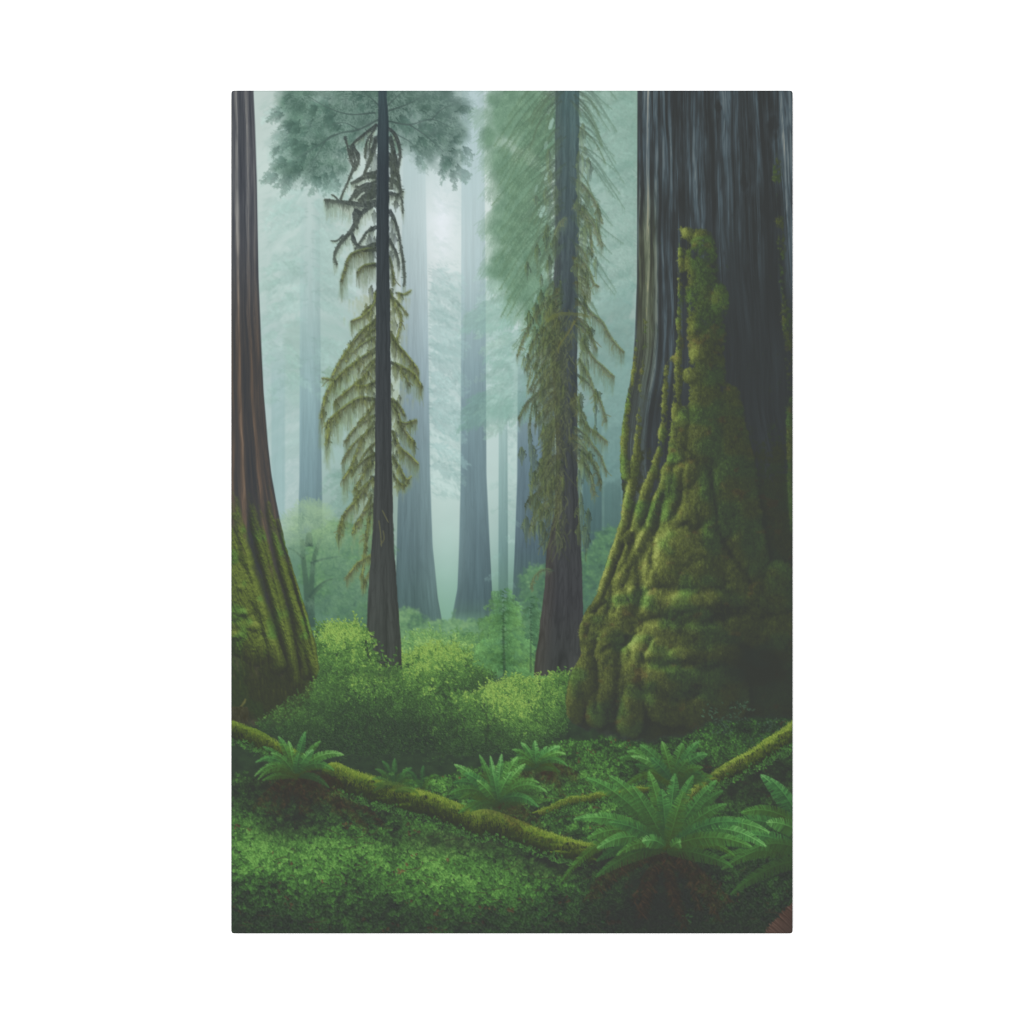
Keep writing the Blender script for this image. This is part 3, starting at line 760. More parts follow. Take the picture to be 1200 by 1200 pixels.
x_ = np.where(rng.random(n) < .68, 441 - np.abs(rng.normal(0, 11, n)), 458 + np.abs(rng.normal(0, 8, n)) * (y_ < 575))
l_ = rng.uniform(6, 20, n)
VE.strokes(np.stack([x_, y_], 1), np.stack([x_, y_ + l_ / 2], 1), np.stack([x_ + rng.normal(0, 1, n), y_ + l_], 1), 1.5, .8, C(146, 154, 108), C(156, 166, 126), .5, .2)
VE.lay(.85, .9, M_MOSS_A, .3)
SH.lay(.85, .3, M_MOSS_A, .4)
BO.lay(.95, .3, M_MOSS_A)
TU = Layer()
for pts, a, b, ln, n in MID_BOUGHS + RIGHT_BOUGHS:
    p = spline(pts, 2.)
    k = rng.integers(0, len(p), max(2, int(len(p) * .22)))
    tufts(TU, p[k] + rng.normal(0, 1, (len(k), 2)), rng.uniform(6, 20, len(k)), rng.uniform(2, 4.5, len(k)), 26, C(68, 76, 60), C(138, 150, 86))
n = 60
y = rng.uniform(345, 660, n)
x = np.where(rng.random(n) < .75, 441 - np.abs(rng.normal(0, 6, n)), 458 + np.abs(rng.normal(0, 4, n)) * (y < 560))
tufts(TU, np.stack([x, y], 1), rng.uniform(8, 26, n), rng.uniform(1.5, 4, n), 24, C(70, 76, 62), C(134, 144, 88))
n = 90                                                 # dark twiggy clumps close to the bark, all the way up
y = rng.uniform(160, 600, n)
sd = np.where(rng.random(n) < .6, -1, 1)
sd = np.where(y > 555, -1, sd)
x = np.where(sd < 0, 440 - np.abs(rng.normal(0, 4.5, n)), 458 + np.abs(rng.normal(0, 3.5, n)))
dk = y < 300
tufts(TU, np.stack([x, y], 1)[dk], rng.uniform(10, 30, dk.sum()), rng.uniform(2, 6, dk.sum()), 26, C(58, 66, 66), C(88, 100, 86))
tufts(TU, np.stack([x, y], 1)[~dk], rng.uniform(10, 26, (~dk).sum()), rng.uniform(2, 5, (~dk).sum()), 24, C(60, 66, 58), C(106, 118, 76))
TU.lay(.8, .25, M_MOSS_A, .4)
trunk([(444, 106), (442, 150), (441, 330), (439, 556), (437, 620), (431, 700), (428, 782)], [(453, 106), (455.5, 150), (456.5, 330), (459.5, 556), (462, 640), (466, 705), (472, 786)], 106, 784,
      [(106, 68, 84, 88), (200, 60, 69, 74), (330, 63, 70, 73), (470, 66, 71, 73), (600, 69, 73, 72), (700, 72, 77, 74), (780, 70, 76, 70)], M_TREE_A, None, .6, .045, 9, .04, 31, 60)
SH, BO = Layer(), Layer()
for pts in [[(448, 598), (452, 606), (455, 612)], [(446, 638), (450, 632), (449, 622)], [(444, 610), (446, 625), (447, 640)]]:
    BO.path(pts, 1.2, .7, C(104, 106, 74), C(120, 120, 84), .8)
BO.lay(.8, .3, M_MOSS_A)

# --- the drooping tree right of the middle
M_TREE_B = motif('printed_tree', 'grey conifer wrapped in shaggy drooping moss, right of the misty gap')
M_CROWN_B = motif('crown', 'soft green feathery boughs sweeping down from the trunk', M_TREE_B)
M_MOSS_B = motif('hanging_moss', 'tangled yellow green moss clinging to the trunk', M_TREE_B)
lobesB = [(600, 130, 36, 46), (630, 150, 36, 60), (590, 190, 22, 36), (612, 220, 38, 46), (596, 262, 28, 34), (620, 280, 36, 44), (590, 310, 22, 26), (615, 335, 30, 36), (632, 360, 24, 40), (574, 160, 10, 18)]
sl = box(550, 100, 690, 420)
q = np.full(XX[sl].shape, -9., np.float32)
for (bx, by, rx, ry) in lobesB:
    q = np.maximum(q, 1 - ((XX[sl] - bx) / rx) ** 2 - ((YY[sl] - by) / ry) ** 2)
q = q + .6 * fbm(XX[sl] / 13, YY[sl] / 17, 71, 4)
u = XX[sl] * .53 + YY[sl] * .85
v = XX[sl] * .85 - YY[sl] * .53 * -1.
cB = ramp(.5 + .35 * fbm(u / 22, v / 9, 73, 3) + .2 * fbm(XX[sl] / 22, YY[sl] / 22, 74, 2), (0, (84, 118, 98)), (.5, (106, 142, 118)), (1, (138, 170, 148)))
over(sl, cB, .85 * blur(sm(.0, .8, q), 1.6), M_CROWN_B, .42)
L = Layer()
needles(L, lobesB, 22000, (668, 60), C(92, 126, 100), C(146, 180, 154), 11, 75, .7, .30, .3)
L.lay(.7, .35, M_CROWN_B, .35)
L, L2 = Layer(), Layer()
for k in range(120):                                   # drooping twigs
    y = rng.uniform(70, 372)
    x = rng.uniform(646, 656)
    ln = rng.uniform(22, 84) * (1 - .3 * (y > 300))
    sl_ = rng.uniform(.7, 1.35)
    pts = [(x, y), (x - ln * .26, y + ln * .22 * sl_), (x - ln * .55, y + ln * .52 * sl_), (x - ln * .85, y + ln * .95 * sl_)]
    fringe(L, pts, 16, 70, C(104, 132, 98), C(136, 168, 136), .5, -.35, .25, .7)
    fringe(L, pts, 10, 30, C(138, 158, 116), C(152, 178, 140), .5, -.3, .2, .7)
    fuzzy(L2, pts, 1.5, .5, C(72, 92, 78) if k % 3 else C(64, 78, 70), C(100, 130, 104), .85, 2.4, 1.2)
L.lay(.6, .4, M_CROWN_B, .35)
L2.lay(.74, .25, M_CROWN_B, .4)
L = Layer()
needles(L, [(k[0] + rng.normal(0, 5), k[1] + rng.normal(0, 5), k[2] * .9, k[3] * .9) for k in lobesB], 42000, (668, 20), C(72, 102, 84), C(130, 164, 138), 4.5, 76, .7, .8, .3, .25, .45)
L.lay(.62, .25, M_CROWN_B, .35)
# light gaps beside the trunk
for gx, gy, rx, ry, a in [(646, 146, 3, 8, .6), (640, 170, 3, 6, .35), (640, 206, 2.5, 7, .6), (636, 247, 6, 9, .7), (644, 130, 2, 5, .5), (646, 180, 2, 8, .4), (628, 222, 2, 6, .3), (636, 320, 2, 7, .4), (627, 350, 2, 7, .4), (632, 300, 2, 6, .3)]:
    sl = box(gx - 20, gy - 24, gx + 20, gy + 24)
    over(sl, C(172, 204, 194), a * sm(.0, .6, 1 - ((XX[sl] - gx + .3 * (YY[sl] - gy)) / rx) ** 2 - ((YY[sl] - gy) / ry) ** 2 + .5 * fbm(XX[sl] / 3, YY[sl] / 3, 77, 2)))
L, L2 = Layer(), Layer()
for k in range(40):                                    # thin twigs on the right, mist between them
    y = rng.uniform(70, 300)
    ln = rng.uniform(14, 60)
    sl_ = rng.uniform(.5, 1.3)
    pts = [(676, y), (676 + ln * .35, y + ln * .2 * sl_), (676 + ln * .65, y + ln * .6 * sl_), (676 + ln * .95, y + ln * sl_)]
    fringe(L, pts, 16, 44, C(100, 128, 108), C(132, 166, 148), .5, .1)
    fuzzy(L2, pts, 1.6, .6, C(80, 98, 90), C(112, 142, 124), .8, 2.2, 1.)
L.lay(.6, .4, M_CROWN_B, .4)
L2.lay(.7, .3, M_CROWN_B, .4)
trunk([(651, 106), (650, 300), (646, 420), (652, 520), (650, 600), (641, 640), (637, 700), (626, 784)], [(679, 106), (678, 330), (676, 470), (677, 560), (681, 640), (683, 700), (686, 784)], 106, 792,
      [(106, 86, 112, 112), (200, 82, 100, 102), (300, 76, 88, 92), (470, 71, 78, 80), (600, 71, 75, 76), (700, 68, 70, 72), (785, 68, 72, 70)], M_TREE_B, None, .7, .055, 10, .03, 41, 60, C(7, 4, 0))
L, L2 = Layer(), Layer()
for k in range(70):
    y = rng.uniform(90, 400)
    side = -1 if rng.random() < .6 else 1
    x = rng.uniform(650, 664) if side < 0 else rng.uniform(668, 678)
    ln = rng.uniform(12, 44)
    sl_ = rng.uniform(.8, 1.6)
    pts = [(x, y), (x + side * ln * .28, y + ln * .2 * sl_), (x + side * ln * .55, y + ln * .5 * sl_), (x + side * ln * .8, y + ln * 1.0 * sl_)]
    fringe(L, pts, 15, 40, C(96, 118, 90), C(126, 152, 122), .5, .25 * side, .2, .8)
    fuzzy(L2, pts, 1.7, .6, C(70, 84, 76), C(98, 122, 98), .85, 2.2, 1.2)
L.lay(.6, .4, M_CROWN_B, .4)
L2.lay(.72, .3, M_CROWN_B, .4)
L = Layer()
n = 500
x, y = rng.uniform(650, 679, n), rng.uniform(100, 400, n)
l = rng.uniform(10, 34, n)
tt = rng.random((n, 1))
c = C(66, 78, 80) * (1 - tt) + C(104, 124, 116) * tt
L.strokes(np.stack([x, y], 1), np.stack([x + rng.normal(0, 1, n), y + l / 2], 1), np.stack([x + rng.normal(-.5, 1.4, n), y + l], 1), .8, .4, c, c, .5, .2)
L.lay(.6, .3)
rngB = [(-1, 652, 326, 460, 28, 48, 7), (-1, 652, 430, 545, 26, 40, 7), (-1, 654, 535, 590, 32, 40, 5), (1, 676, 300, 380, 18, 30, 3), (1, 677, 440, 560, 20, 32, 3)]
VE, SH, BO = Layer(), Layer(), Layer()


def shag(lay, body, x, y, ln, dx, tone):
    pts = [(x, y), (x + dx * .45, y + ln * .12), (x + dx * .85, y + ln * .5), (x + dx, y + ln)]
    cl, ch = C(88, 100, 72) * tone, C(118, 132, 86) * tone
    fringe(VE, pts, 20, 90, C(118, 130, 94) * tone, C(130, 148, 114), .42, .04 * np.sign(dx), 0., 1.2)
    fringe(lay, pts, 22, 40, C(112, 118, 78) * tone, C(128, 138, 90) * tone, .7, .04 * np.sign(dx), 0., .9)
    fuzzy(body, pts, 1.3, .7, C(78, 81, 62), cl, .85, 2.2, 1.2)
    fringe(body, pts, 8, 9, ch, C(126, 138, 90) * tone, .6, 0., .2, .8)
    fringe(body, pts, 12, 10, C(72, 78, 64), C(86, 92, 70), .7, 0., .1, .8)


for side, x, ya, yb, dxm, lm, n in rngB:
    for k in range(n):
        y = ya + (yb - ya) * (k + rng.uniform(0, 1)) / n
        x_, dx, tn = x + rng.uniform(-6, 3), side * dxm * rng.uniform(.35, 1.15), rng.uniform(.74, 1.02)
        for q in range(4):
            shag(SH, BO, x_ + rng.uniform(-4, 4), y + rng.uniform(-8, 8), lm * rng.uniform(.35, 1.15), dx * rng.uniform(.5, 1.1), tn * rng.uniform(.75, 1.12))
OLIVE, OLIVE_HI, BARKY = C(94, 112, 78), C(120, 136, 86), C(62, 72, 66)
for k in range(30):
    y = 140 + 470 * rng.random() ** .8
    side = -1 if rng.random() < (.62 if y > 320 else .25) else 1
    x = rng.uniform(646, 664) if side < 0 else rng.uniform(670, 679)
    if side > 0 and y > 570:
        continue
    ln_ = rng.uniform(14, 44) * (1 if side < 0 else .85)
    dr_ = rng.uniform(.8, 1.5)
    pts = [(x, y), (x + side * ln_ * .4, y + ln_ * .22 * dr_), (x + side * ln_ * .75, y + ln_ * .6 * dr_), (x + side * ln_ * .95, y + ln_ * 1.05 * dr_)]
    mossy_bough(VE, SH, BO, pts, rng.uniform(2., 3.4), 1.1, rng.uniform(10, 20), int(ln_ * 2.4), rng.uniform(.74, .98), .20 if y < 300 else .05, .6)
for pts, a, ln, n in [([(679, 346), (692, 366), (706, 378), (716, 396), (731, 413)], 3.6, 24, 120), ([(678, 376), (683, 399), (696, 420), (708, 431), (720, 442)], 3.4, 26, 120), ([(678, 474), (687, 498), (700, 508), (712, 518)], 3., 24, 90),
                      ([(677, 300), (690, 316), (696, 332), (702, 336)], 2.4, 14, 50), ([(677, 240), (690, 262), (694, 300)], 2.2, 12, 50), ([(678, 420), (690, 440), (698, 466)], 2.6, 20, 60), ([(678, 530), (690, 552), (697, 580)], 2.4, 14, 60),
                      ([(648, 668), (636, 668), (626, 676), (622, 690)], 2., 8, 34), ([(646, 340), (626, 370), (612, 400), (606, 418)], 2.4, 16, 70), ([(648, 405), (630, 412), (620, 424), (616, 434)], 2.8, 16, 70)]:
    mossy_bough(VE, SH, BO, pts, a, 1.2, ln, n, .95, .08, .6)
TU = Layer()
n = 170
y = 130 + 500 * rng.random(n) ** .75
lf = rng.random(n) < np.where(y > 320, .72, .35)
x = np.where(lf, rng.normal(np.interp(y, [130, 320, 430, 560, 630], [648, 640, 636, 636, 640]), np.interp(y, [130, 330, 560], [5, 11, 11]), n), 678 + np.abs(rng.normal(0, 9, n)))
hz = np.interp(y, [130, 330], [.3, 0])
for hz_, m in ((.28, y < 240), (.12, (y >= 240) & (y < 340)), (0., y >= 340)):
    f = lambda c: c * (1 - hz_) + C(150, 178, 168) * hz_
    tufts(TU, np.stack([x, y], 1)[m], rng.uniform(10, 38, m.sum()), rng.uniform(2, 6, m.sum()), 40, f(C(62, 73, 64)), f(C(118, 136, 84)))
VE.lay(.5, 1., M_MOSS_B, .3)
SH.lay(.8, .3, M_MOSS_B, .4)
BO.lay(.8, .25, M_MOSS_B)
TU.lay(.85, .25, M_MOSS_B, .4)
L = Layer()                                            # threads that cling to the bark
n = 1100
y = rng.uniform(360, 645, n)
x = rng.normal(np.interp(y, [360, 480, 560, 640], [658, 655, 652, 650]), 8, n)
keep = (rng.random(n) < np.interp(y, [360, 400, 560, 610, 645], [.9, 1, .8, .5, .2])) & (x < 676) & (x > 638)
x, y = x[keep], y[keep]
l = rng.uniform(5, 24, len(x))
p0 = np.stack([x, y], 1)
dr = rng.normal(-.2, .4, len(x))
e = p0 + np.stack([dr * l, l], 1)
t = rng.random((len(x), 1)) ** 1.5
c = C(68, 74, 64) * (1 - t) + C(114, 124, 82) * t
L.strokes(p0, (p0 + e) / 2 + np.stack([rng.normal(0, 3, len(x)), 0 * x], 1), e, 1.0, .5, c, c * .95, .7)
fuzzy(L, [(640, 376), (656, 368), (676, 368), (690, 371)], 4, 2.5, C(104, 112, 68), C(92, 98, 64), .85)
L.path([(674, 376), (666, 390), (656, 404), (654, 414)], 2., 1, C(116, 116, 72), C(100, 104, 64), .9)
L.lay(.8, .3, M_MOSS_B)
# ---------------------------------------------------------------- bushes in front of the slender trees
M_BUSH = motif('printed_bush', 'bright yellow green bush against the mossy tree on the left edge')
bush([(404, 752, 34, 26, 1.08), (398, 784, 38, 26, .62), (378, 765, 20, 22, .74), (422, 778, 24, 24, .76), (390, 738, 26, 12, .66)], 9000, 2.4, BUSH_GREEN, M_BUSH, .9, .6, 82, .95, .2)
bush([(438, 758, 10, 20, .56), (446, 775, 14, 14, .54)], 260, 4.2, BUSH_GREEN, M_BUSH, 0, .6, 83, .9, .15, .18)
M_BUSH2 = motif('printed_bush', 'rounded bright green bush below the glade, right of the middle')
bush([(590, 832, 44, 34, 1.02), (560, 830, 22, 22, .84), (622, 815, 46, 26, .86), (640, 834, 34, 36, .72), (655, 805, 24, 18, .68), (600, 855, 60, 30, .68), (545, 855, 30, 26, .72), (577, 812, 14, 9, 1.12), (560, 840, 20, 16, 1.05)], 16000, 2.3, BUSH_GREEN, M_BUSH2, .92, .6, 84, .95, .2,
     dim=lambda x, y: 1 - .55 * sm(845, 895, y) - .2 * sm(630, 670, x))
M_BUSH3 = motif('printed_bush', 'large dense bush with a shaded dark underside, left of the middle')
bush([(446, 822, 60, 38, .56), (500, 818, 46, 32, .58), (452, 794, 28, 14, .70), (400, 830, 46, 34, .50), (542, 842, 38, 32, .66), (350, 850, 40, 22, .6), (520, 850, 50, 30, .66), (464, 806, 36, 18, .62), (508, 808, 30, 16, .64), (450, 850, 90, 36, .5), (380, 860, 50, 30, .5), (550, 860, 40, 30, .8)],
     32000, 2.3, BUSH_GREEN, M_BUSH3, .95, .6, 85, .95, .25, crisp=.2,
     dim=lambda x, y: 1 - .62 * sm(795, 856, y + 9 * fbm(x / 18, y / 12, 86, 2) - .16 * np.maximum(0, x - 420) * (x < 520) - 16 * sm(500, 560, x)) + .12 * np.exp(-((x - 565) / 22) ** 2 - ((y - 850) / 22) ** 2) + .2 * np.exp(-((x - 350) / 50) ** 2 - ((y - 835) / 16) ** 2))
L = Layer()
for k in range(30):
    x, y = rng.uniform(400, 580), rng.uniform(850, 890)
    L.path([(x, y), (x + rng.normal(0, 8), y - 16), (x + rng.normal(0, 18), y - 34)], 1.2, .5, C(54, 56, 55), C(64, 72, 60), .7)
L.lay(.6, .4)
bush([(440, 872, 90, 22, .30), (520, 876, 50, 22, .36), (370, 866, 40, 20, .36)], 1800, 2.6, BUSH_GREEN, M_BUSH3, 0, .9, 88, .7, .2)

# ---------------------------------------------------------------- forest floor
M_FLOOR = motif('printed_ground_cover', 'carpet of small clover like leaves over the forest floor', None, 'stuff')
sl = box(X0, 840, X0 + PW, Y0 + PH)
x, y = XX[sl], YY[sl]
edge = np.interp(x, [271, 330, 400, 480, 560, 640, 700, 930], [905, 915, 920, 912, 900, 872, 862, 836]) + 6 * fbm(x / 12, y / 9, 90, 3)
fl = sm(-4, 10, y - edge)
bright = .40 + .22 * fbm(x / 46, y / 26, 91, 3) + .18 * fbm(x / 14, y / 9, 92, 2) + .34 * fbm(x / 5.2, y / 4.2, 93, 2)
spots = [(300, 985, 40, 36, .34), (330, 1010, 60, 40, .22), (430, 1000, 60, 30, .30), (500, 1010, 60, 40, .30), (590, 1030, 70, 34, .24), (560, 985, 50, 20, .20), (620, 930, 46, 26, .12), (690, 890, 40, 30, .05),
         (850, 850, 70, 18, -.12), (880, 900, 60, 24, -.06), (350, 960, 40, 30, -.28), (440, 965, 40, 20, -.24), (300, 930, 40, 24, -.1), (860, 1040, 110, 60, -.14), (760, 1060, 60, 40, -.36), (290, 1060, 50, 40, -.24), (400, 1055, 70, 30, -.20), (620, 1000, 50, 14, -.4), (900, 1010, 60, 30, -.2)]
for sx, sy, rx, ry, v in spots:
    bright = bright + .75 * v * np.exp(-((x - sx) / rx) ** 2 - ((y - sy) / ry) ** 2)
bright = bright * (1 - .62 * sm(1020, 1092, y)) * (1 - .25 * sm(640, 700, x) * sm(930, 990, y)) * (1 - .28 * sm(700, 760, x))
FLOOR = ((0, (54, 58, 55)), (.2, (59, 74, 57)), (.45, (70, 102, 61)), (.7, (84, 128, 67)), (1, (108, 154, 80)))
over(sl, ramp(bright * .55, *FLOOR), fl, M_FLOOR)
n = 60000
i, j = rng.integers(0, x.shape[1], n), rng.integers(0, x.shape[0], n)
o = np.argsort(y[j, i] + rng.normal(0, 10, n))
i, j = i[o], j[o]
b = bright[j, i]
k = (fl[j, i] > .4) & (rng.random(n) < .35 + b)
i, j, b = i[k], j[k], b[k]
xx, yy = x[j, i] + rng.normal(0, 1, len(i)), y[j, i] + rng.normal(0, 1, len(i))
v = b * (1 + .26 * rng.normal(0, 1, len(i))) + .04 * rng.normal(0, 1, len(i))
c = ramp(np.clip(v, 0, 1.1), *FLOOR)
redd = rng.random(len(i)) < .75 * sm(.32, .6, fbm(xx / 20, yy / 11, 95, 3))
redd &= rng.random(len(i)) < .4
c[redd] = ramp(np.clip(v[redd], 0, 1), (0, (58, 56, 53)), (.5, (86, 80, 60)), (1, (112, 104, 70)))
sz = np.interp(yy, [850, 1090], [2.6, 4.4]) * rng.uniform(.55, 1.25, len(i))
L = Layer()
L.leaves(xx, yy, rng.uniform(-1.6, 1.6, len(i)), sz, sz * .7, c, rib=.08)
L.lay(1, .25, M_FLOOR)


n = 900
xx, yy = rng.uniform(271, 929, n), 900 + 190 * rng.random(n) ** .8
bb = bright[np.clip(((yy - GY[sl[0]][0]) * SS).astype(int), 0, x.shape[0] - 1), np.clip(((xx - X0) * SS).astype(int), 0, x.shape[1] - 1)]
k = rng.random(n) < .2 + 1.2 * bb
xx, yy, bb = xx[k], yy[k], bb[k]
o = np.argsort(yy)
xx, yy, bb = xx[o], yy[o], bb[o]
L = Layer()
sc = np.interp(yy, [880, 1090], [.7, 1.25])
for a_ in range(5):
    th = a_ * 1.257 + rng.uniform(0, 1.2, len(xx))
    r_ = sc * rng.uniform(1.6, 3., len(xx))
    L.leaves(xx + np.cos(th) * r_, yy + np.sin(th) * r_ * .6, th, sc * rng.uniform(3., 5., len(xx)), sc * rng.uniform(1.8, 3., len(xx)), ramp(np.clip(bb * rng.uniform(.7, 1.5, len(xx)) + .04, 0, 1), *FLOOR), rib=.1)
for q in range(110):                                   # fallen twigs
    a_, b_ = rng.uniform(275, 900), rng.uniform(915, 1085)
    d_ = rng.uniform(6, 26)
    th = rng.normal(0, .6)
    L.strokes([a_, b_], [a_ + d_ * .5, b_ + rng.normal(0, 2)], [a_ + d_ * math.cos(th), b_ + d_ * .6 * math.sin(th)], 1., .5, C(66, 62, 55), C(76, 72, 60), .7)
L.lay(.85, .2, M_FLOOR)


# ---------------------------------------------------------------- the redwood on the left edge
M_TREE_L = motif('printed_tree', 'massive brown redwood trunk cut by the left edge')
M_MOSS_L = motif('moss_cover', 'green moss over the flared root buttresses', M_TREE_L)
xr = edge_x([(297, 106), (299, 150), (301, 210), (303, 326), (306, 400), (309, 460), (314, 520), (318, 556), (326, 600), (335, 640), (347, 680), (360, 720), (370, 755), (374, 785), (366, 812), (352, 832), (330, 850)])
sl = box(X0, Y0, 385, 862)
x, y = XX[sl], YY[sl]
r = xr[sl[0]][:, None]
spread = np.interp(y, [106, 330, 520, 600, 700, 790], [1, 1.18, 1.45, 1.9, 2.8, 3.6])
t = (r - x) / spread
tw = t + .4 * fbm(t / 6, y / 36, 100, 2) + 1.1 * fbm(t * 0 + 2, y / 70, 101, 2) + .7 * fbm(t / 3, y / 46, 102, 2)
prof = np.interp(tw, [0, 1.5, 4, 7, 9.5, 11, 13, 16, 18.5, 20, 22, 24.5, 27, 30, 60], [.10, .42, .30, .20, .78, .52, .12, .05, .30, .85, .55, .20, .62, .30, .2])
prof = prof + .20 * fbm(tw * .9, y / 50, 103, 3) + .13 * fbm(tw * 2.6, y / 26, 104, 3)
fu, crk = furrows(-tw, y, 331, 1.1)
prof = (prof * .92 + .05 + .20 * fu) * (.7 + .3 * crk)
barkL = ramp(np.clip(prof, 0, 1), (0, (64, 68, 74)), (.3, (84, 87, 92)), (.6, (116, 117, 117)), (1, (164, 163, 158)))
warm = ramp(np.clip(prof, 0, 1), (0, (62, 65, 68)), (.3, (74, 73, 72)), (.6, (98, 87, 78)), (1, (132, 114, 98)))
wv = sm(230, 430, y)[..., None]
barkL = barkL * (1 - wv) + warm * wv
m = 1 - sm(r - .8, r + .8, x + .8 * fbm(x / 5, y / 5, 105, 2) * sm(560, 640, y))
m = m * (1 - sm(838, 856, y + 5 * fbm(x / 6, y / 6, 106, 2)))
over(sl, barkL, m, M_TREE_L)
R = Relief(X0, 520, 385, 862)
R.ridge([(314, 590), (322, 630), (338, 690), (356, 745), (370, 792)], 4, 7, 5, 8)
R.ridge([(288, 560), (298, 610), (310, 660), (324, 712), (338, 760), (346, 800)], 6, 6, 5, 8)
R.ridge([(271, 585), (284, 640), (296, 690), (312, 740), (326, 780)], 9, 9, 8, 9)
R.ridge([(330, 640), (340, 690), (350, 740), (358, 790)], 4, 6, 4, 6)
R.ridge([(278, 620), (290, 660), (306, 720), (318, 770)], 4, 5, 9, 9.5)
R.ridge([(304, 600), (314, 650), (332, 720), (346, 790)], 3, 4, 5, 7)
R.ridge([(326, 610), (340, 660), (360, 730), (372, 786)], 3, 4, 6, 8.5)
for lx, ly, rx_, ry_, hh in [(276, 700, 30, 50, 12), (285, 740, 26, 30, 11), (300, 758, 18, 22, 9), (272, 650, 12, 40, 9), (280, 690, 12, 10, 13), (294, 735, 14, 10, 12), (276, 745, 16, 9, 13), (284, 718, 12, 8, 13)]:
    R.lump(lx, ly, rx_, ry_, hh)
Hs = blur(R.h, 1.4)
nz = fbm(R.x / 7, R.y / 9, 108, 4)
nl = fbm((R.x - .42 * R.y) / 3.4, R.y / 24, 111, 3)
H = Hs + 1.9 * nz + 1.3 * nl + .9 * fbm(R.x / 2.2, R.y / 2.6, 110, 2)
S = .55 * R.light(Hs, (.35, -.75, .5)) + .45 * R.light(H, (.3, -.75, .5))
low_ = 1 - .95 * sm(752, 800, R.y + 8 * nz + np.where(R.x > 345, -14, 0))
v = np.clip(.05 + .78 * np.clip(S, 0, 1) ** 1.35 * (.42 + .58 * low_) + .10 * fbm(R.x / 1.8, R.y / 2.2, 112, 2) + .02 * np.clip(Hs - blur(R.h, 5.), -5, 4), 0, 1)
v = v * (.62 + .38 * sm(1, 9, Hs)) * (.55 + .45 * low_)
colm = ramp(v, (0, (58, 61, 55)), (.25, (72, 82, 55)), (.5, (96, 110, 60)), (.75, (122, 136, 72)), (1, (152, 164, 92)))
g = sm(.1, .6, fbm(R.x / 18, R.y / 18, 114, 2) + .5 * (1 - sm(276, 300, R.x)) * sm(690, 720, R.y))[..., None]
colm = colm * (1 - g) + ramp(v, (0, (56, 62, 54)), (.4, (84, 112, 60)), (.8, (116, 152, 80)), (1, (140, 172, 96))) * g
m2 = m[R.sl[0].start - sl[0].start:, :][:R.h.shape[0], :R.h.shape[1]]
pm = sm(.10, .95, np.interp(R.y, [520, 590, 640, 700, 760], [-.15, .30, .52, .85, 1.15]) + .30 * nz + .35 * nl + .05 * Hs * sm(560, 640, R.y) - .25 * (1 - sm(0, 3, Hs)))
pm = np.maximum(pm, sm(770, 800, R.y))
over(R.sl, colm, pm * m2, M_MOSS_L)
bush([(350, 845, 44, 20, .46), (318, 852, 26, 12, .34), (374, 824, 26, 26, .5), (356, 832, 26, 20, .44), (446, 788, 32, 10, .56), (386, 806, 20, 18, .52)], 6000, 2.4, BUSH_GREEN, M_BUSH3, .5, .7, 115, .9, .3)
# vertical streaks of dead moss in the shade below
L = Layer()
n = 420
xx, yy = rng.uniform(271, 362, n), rng.uniform(755, 815, n)
l = rng.uniform(8, 30, n)
cc = ramp(rng.random(n) ** 2 * .9, (0, (56, 58, 54)), (1, (100, 108, 58)))
L.strokes(np.stack([xx, yy], 1), np.stack([xx + .5, yy + l / 2], 1), np.stack([xx + rng.normal(1, 1.5, n), yy + l], 1), 1.2, .6, cc, C(58, 60, 55), .8, .2)
L.lay(.5, .4)

# ---------------------------------------------------------------- the huge mossy redwood on the right edge
M_TREE_R = motif('printed_tree', 'huge slate dark redwood on the right edge, its foot wrapped in mossy buttresses')
M_MOSS_R = motif('moss_cover', 'cushions and ridges of moss, lit on their left flanks', M_TREE_R)
xl = edge_x([(747, 106), (746.5, 330), (744, 395), (741, 430), (737, 455), (731, 485), (727, 520), (727, 550), (730, 580), (728, 606), (720, 632), (708, 668), (698, 700), (686, 716), (678, 738), (681, 768), (669, 788), (663, 815), (664, 838), (672, 850), (690, 856)])
sl = box(655, Y0, X0 + PW, 890)
x, y = XX[sl], YY[sl]
l = xl[sl[0]][:, None]
spread = np.interp(y, [106, 330, 460, 560, 700], [1, 1.06, 1.2, 1.4, 2])
t = (x - l) / spread
tw = t + 1.6 * fbm(t / 30, y / 120, 121, 2) + .9 * fbm(t / 5, y / 90, 122, 2) + 1.5 * fbm(t / 16, y / 90, 119, 2) + .4 * fbm(t / 6, y / 30, 118, 2)
prof = np.interp(tw, [0, 2, 5, 9, 12, 15, 18, 21, 25, 29, 33, 37, 41, 46, 52, 58, 62, 68, 78, 84, 92, 96, 104, 110, 118, 124, 132, 138, 146, 154, 162, 170, 182],
                 [.30, .42, .22, .36, .75, .40, .28, .62, .20, .50, .22, .46, .14, .34, .16, .40, .30, .44, .34, .08, .30, .50, .58, .26, .34, .12, .22, .34, .12, .05, .30, .52, .45])
prof = prof * .92 + .22 * fbm(tw / 2.2, y / 110, 123, 4, .7) + .10 * fbm(tw / .8, y / 60, 124, 2) + .10 * fbm(x / 30, y / 60, 128, 3)
fu, crk = furrows(tw, y, 301, 1.25)
prof = (prof * .92 + .06 + .16 * fu) * (.66 + .34 * crk) + .05 * fbm(tw / .7, y / 14, 129, 2) + .13 * fbm(tw / 8, y / 34, 117, 3)
for kx, ky, kr in [(842, 126, 3), (905, 150, 5), (872, 214, 3.5)]:
    kd = np.hypot((x - kx) / kr, (y - ky) / (kr * 2.4)) + .5 * fbm(x / 4, y / 7, 116, 2)
    prof = prof * (1 - .6 * np.exp(-kd ** 2)) + .05 * np.exp(-((kd - 1.5) / .35) ** 2)
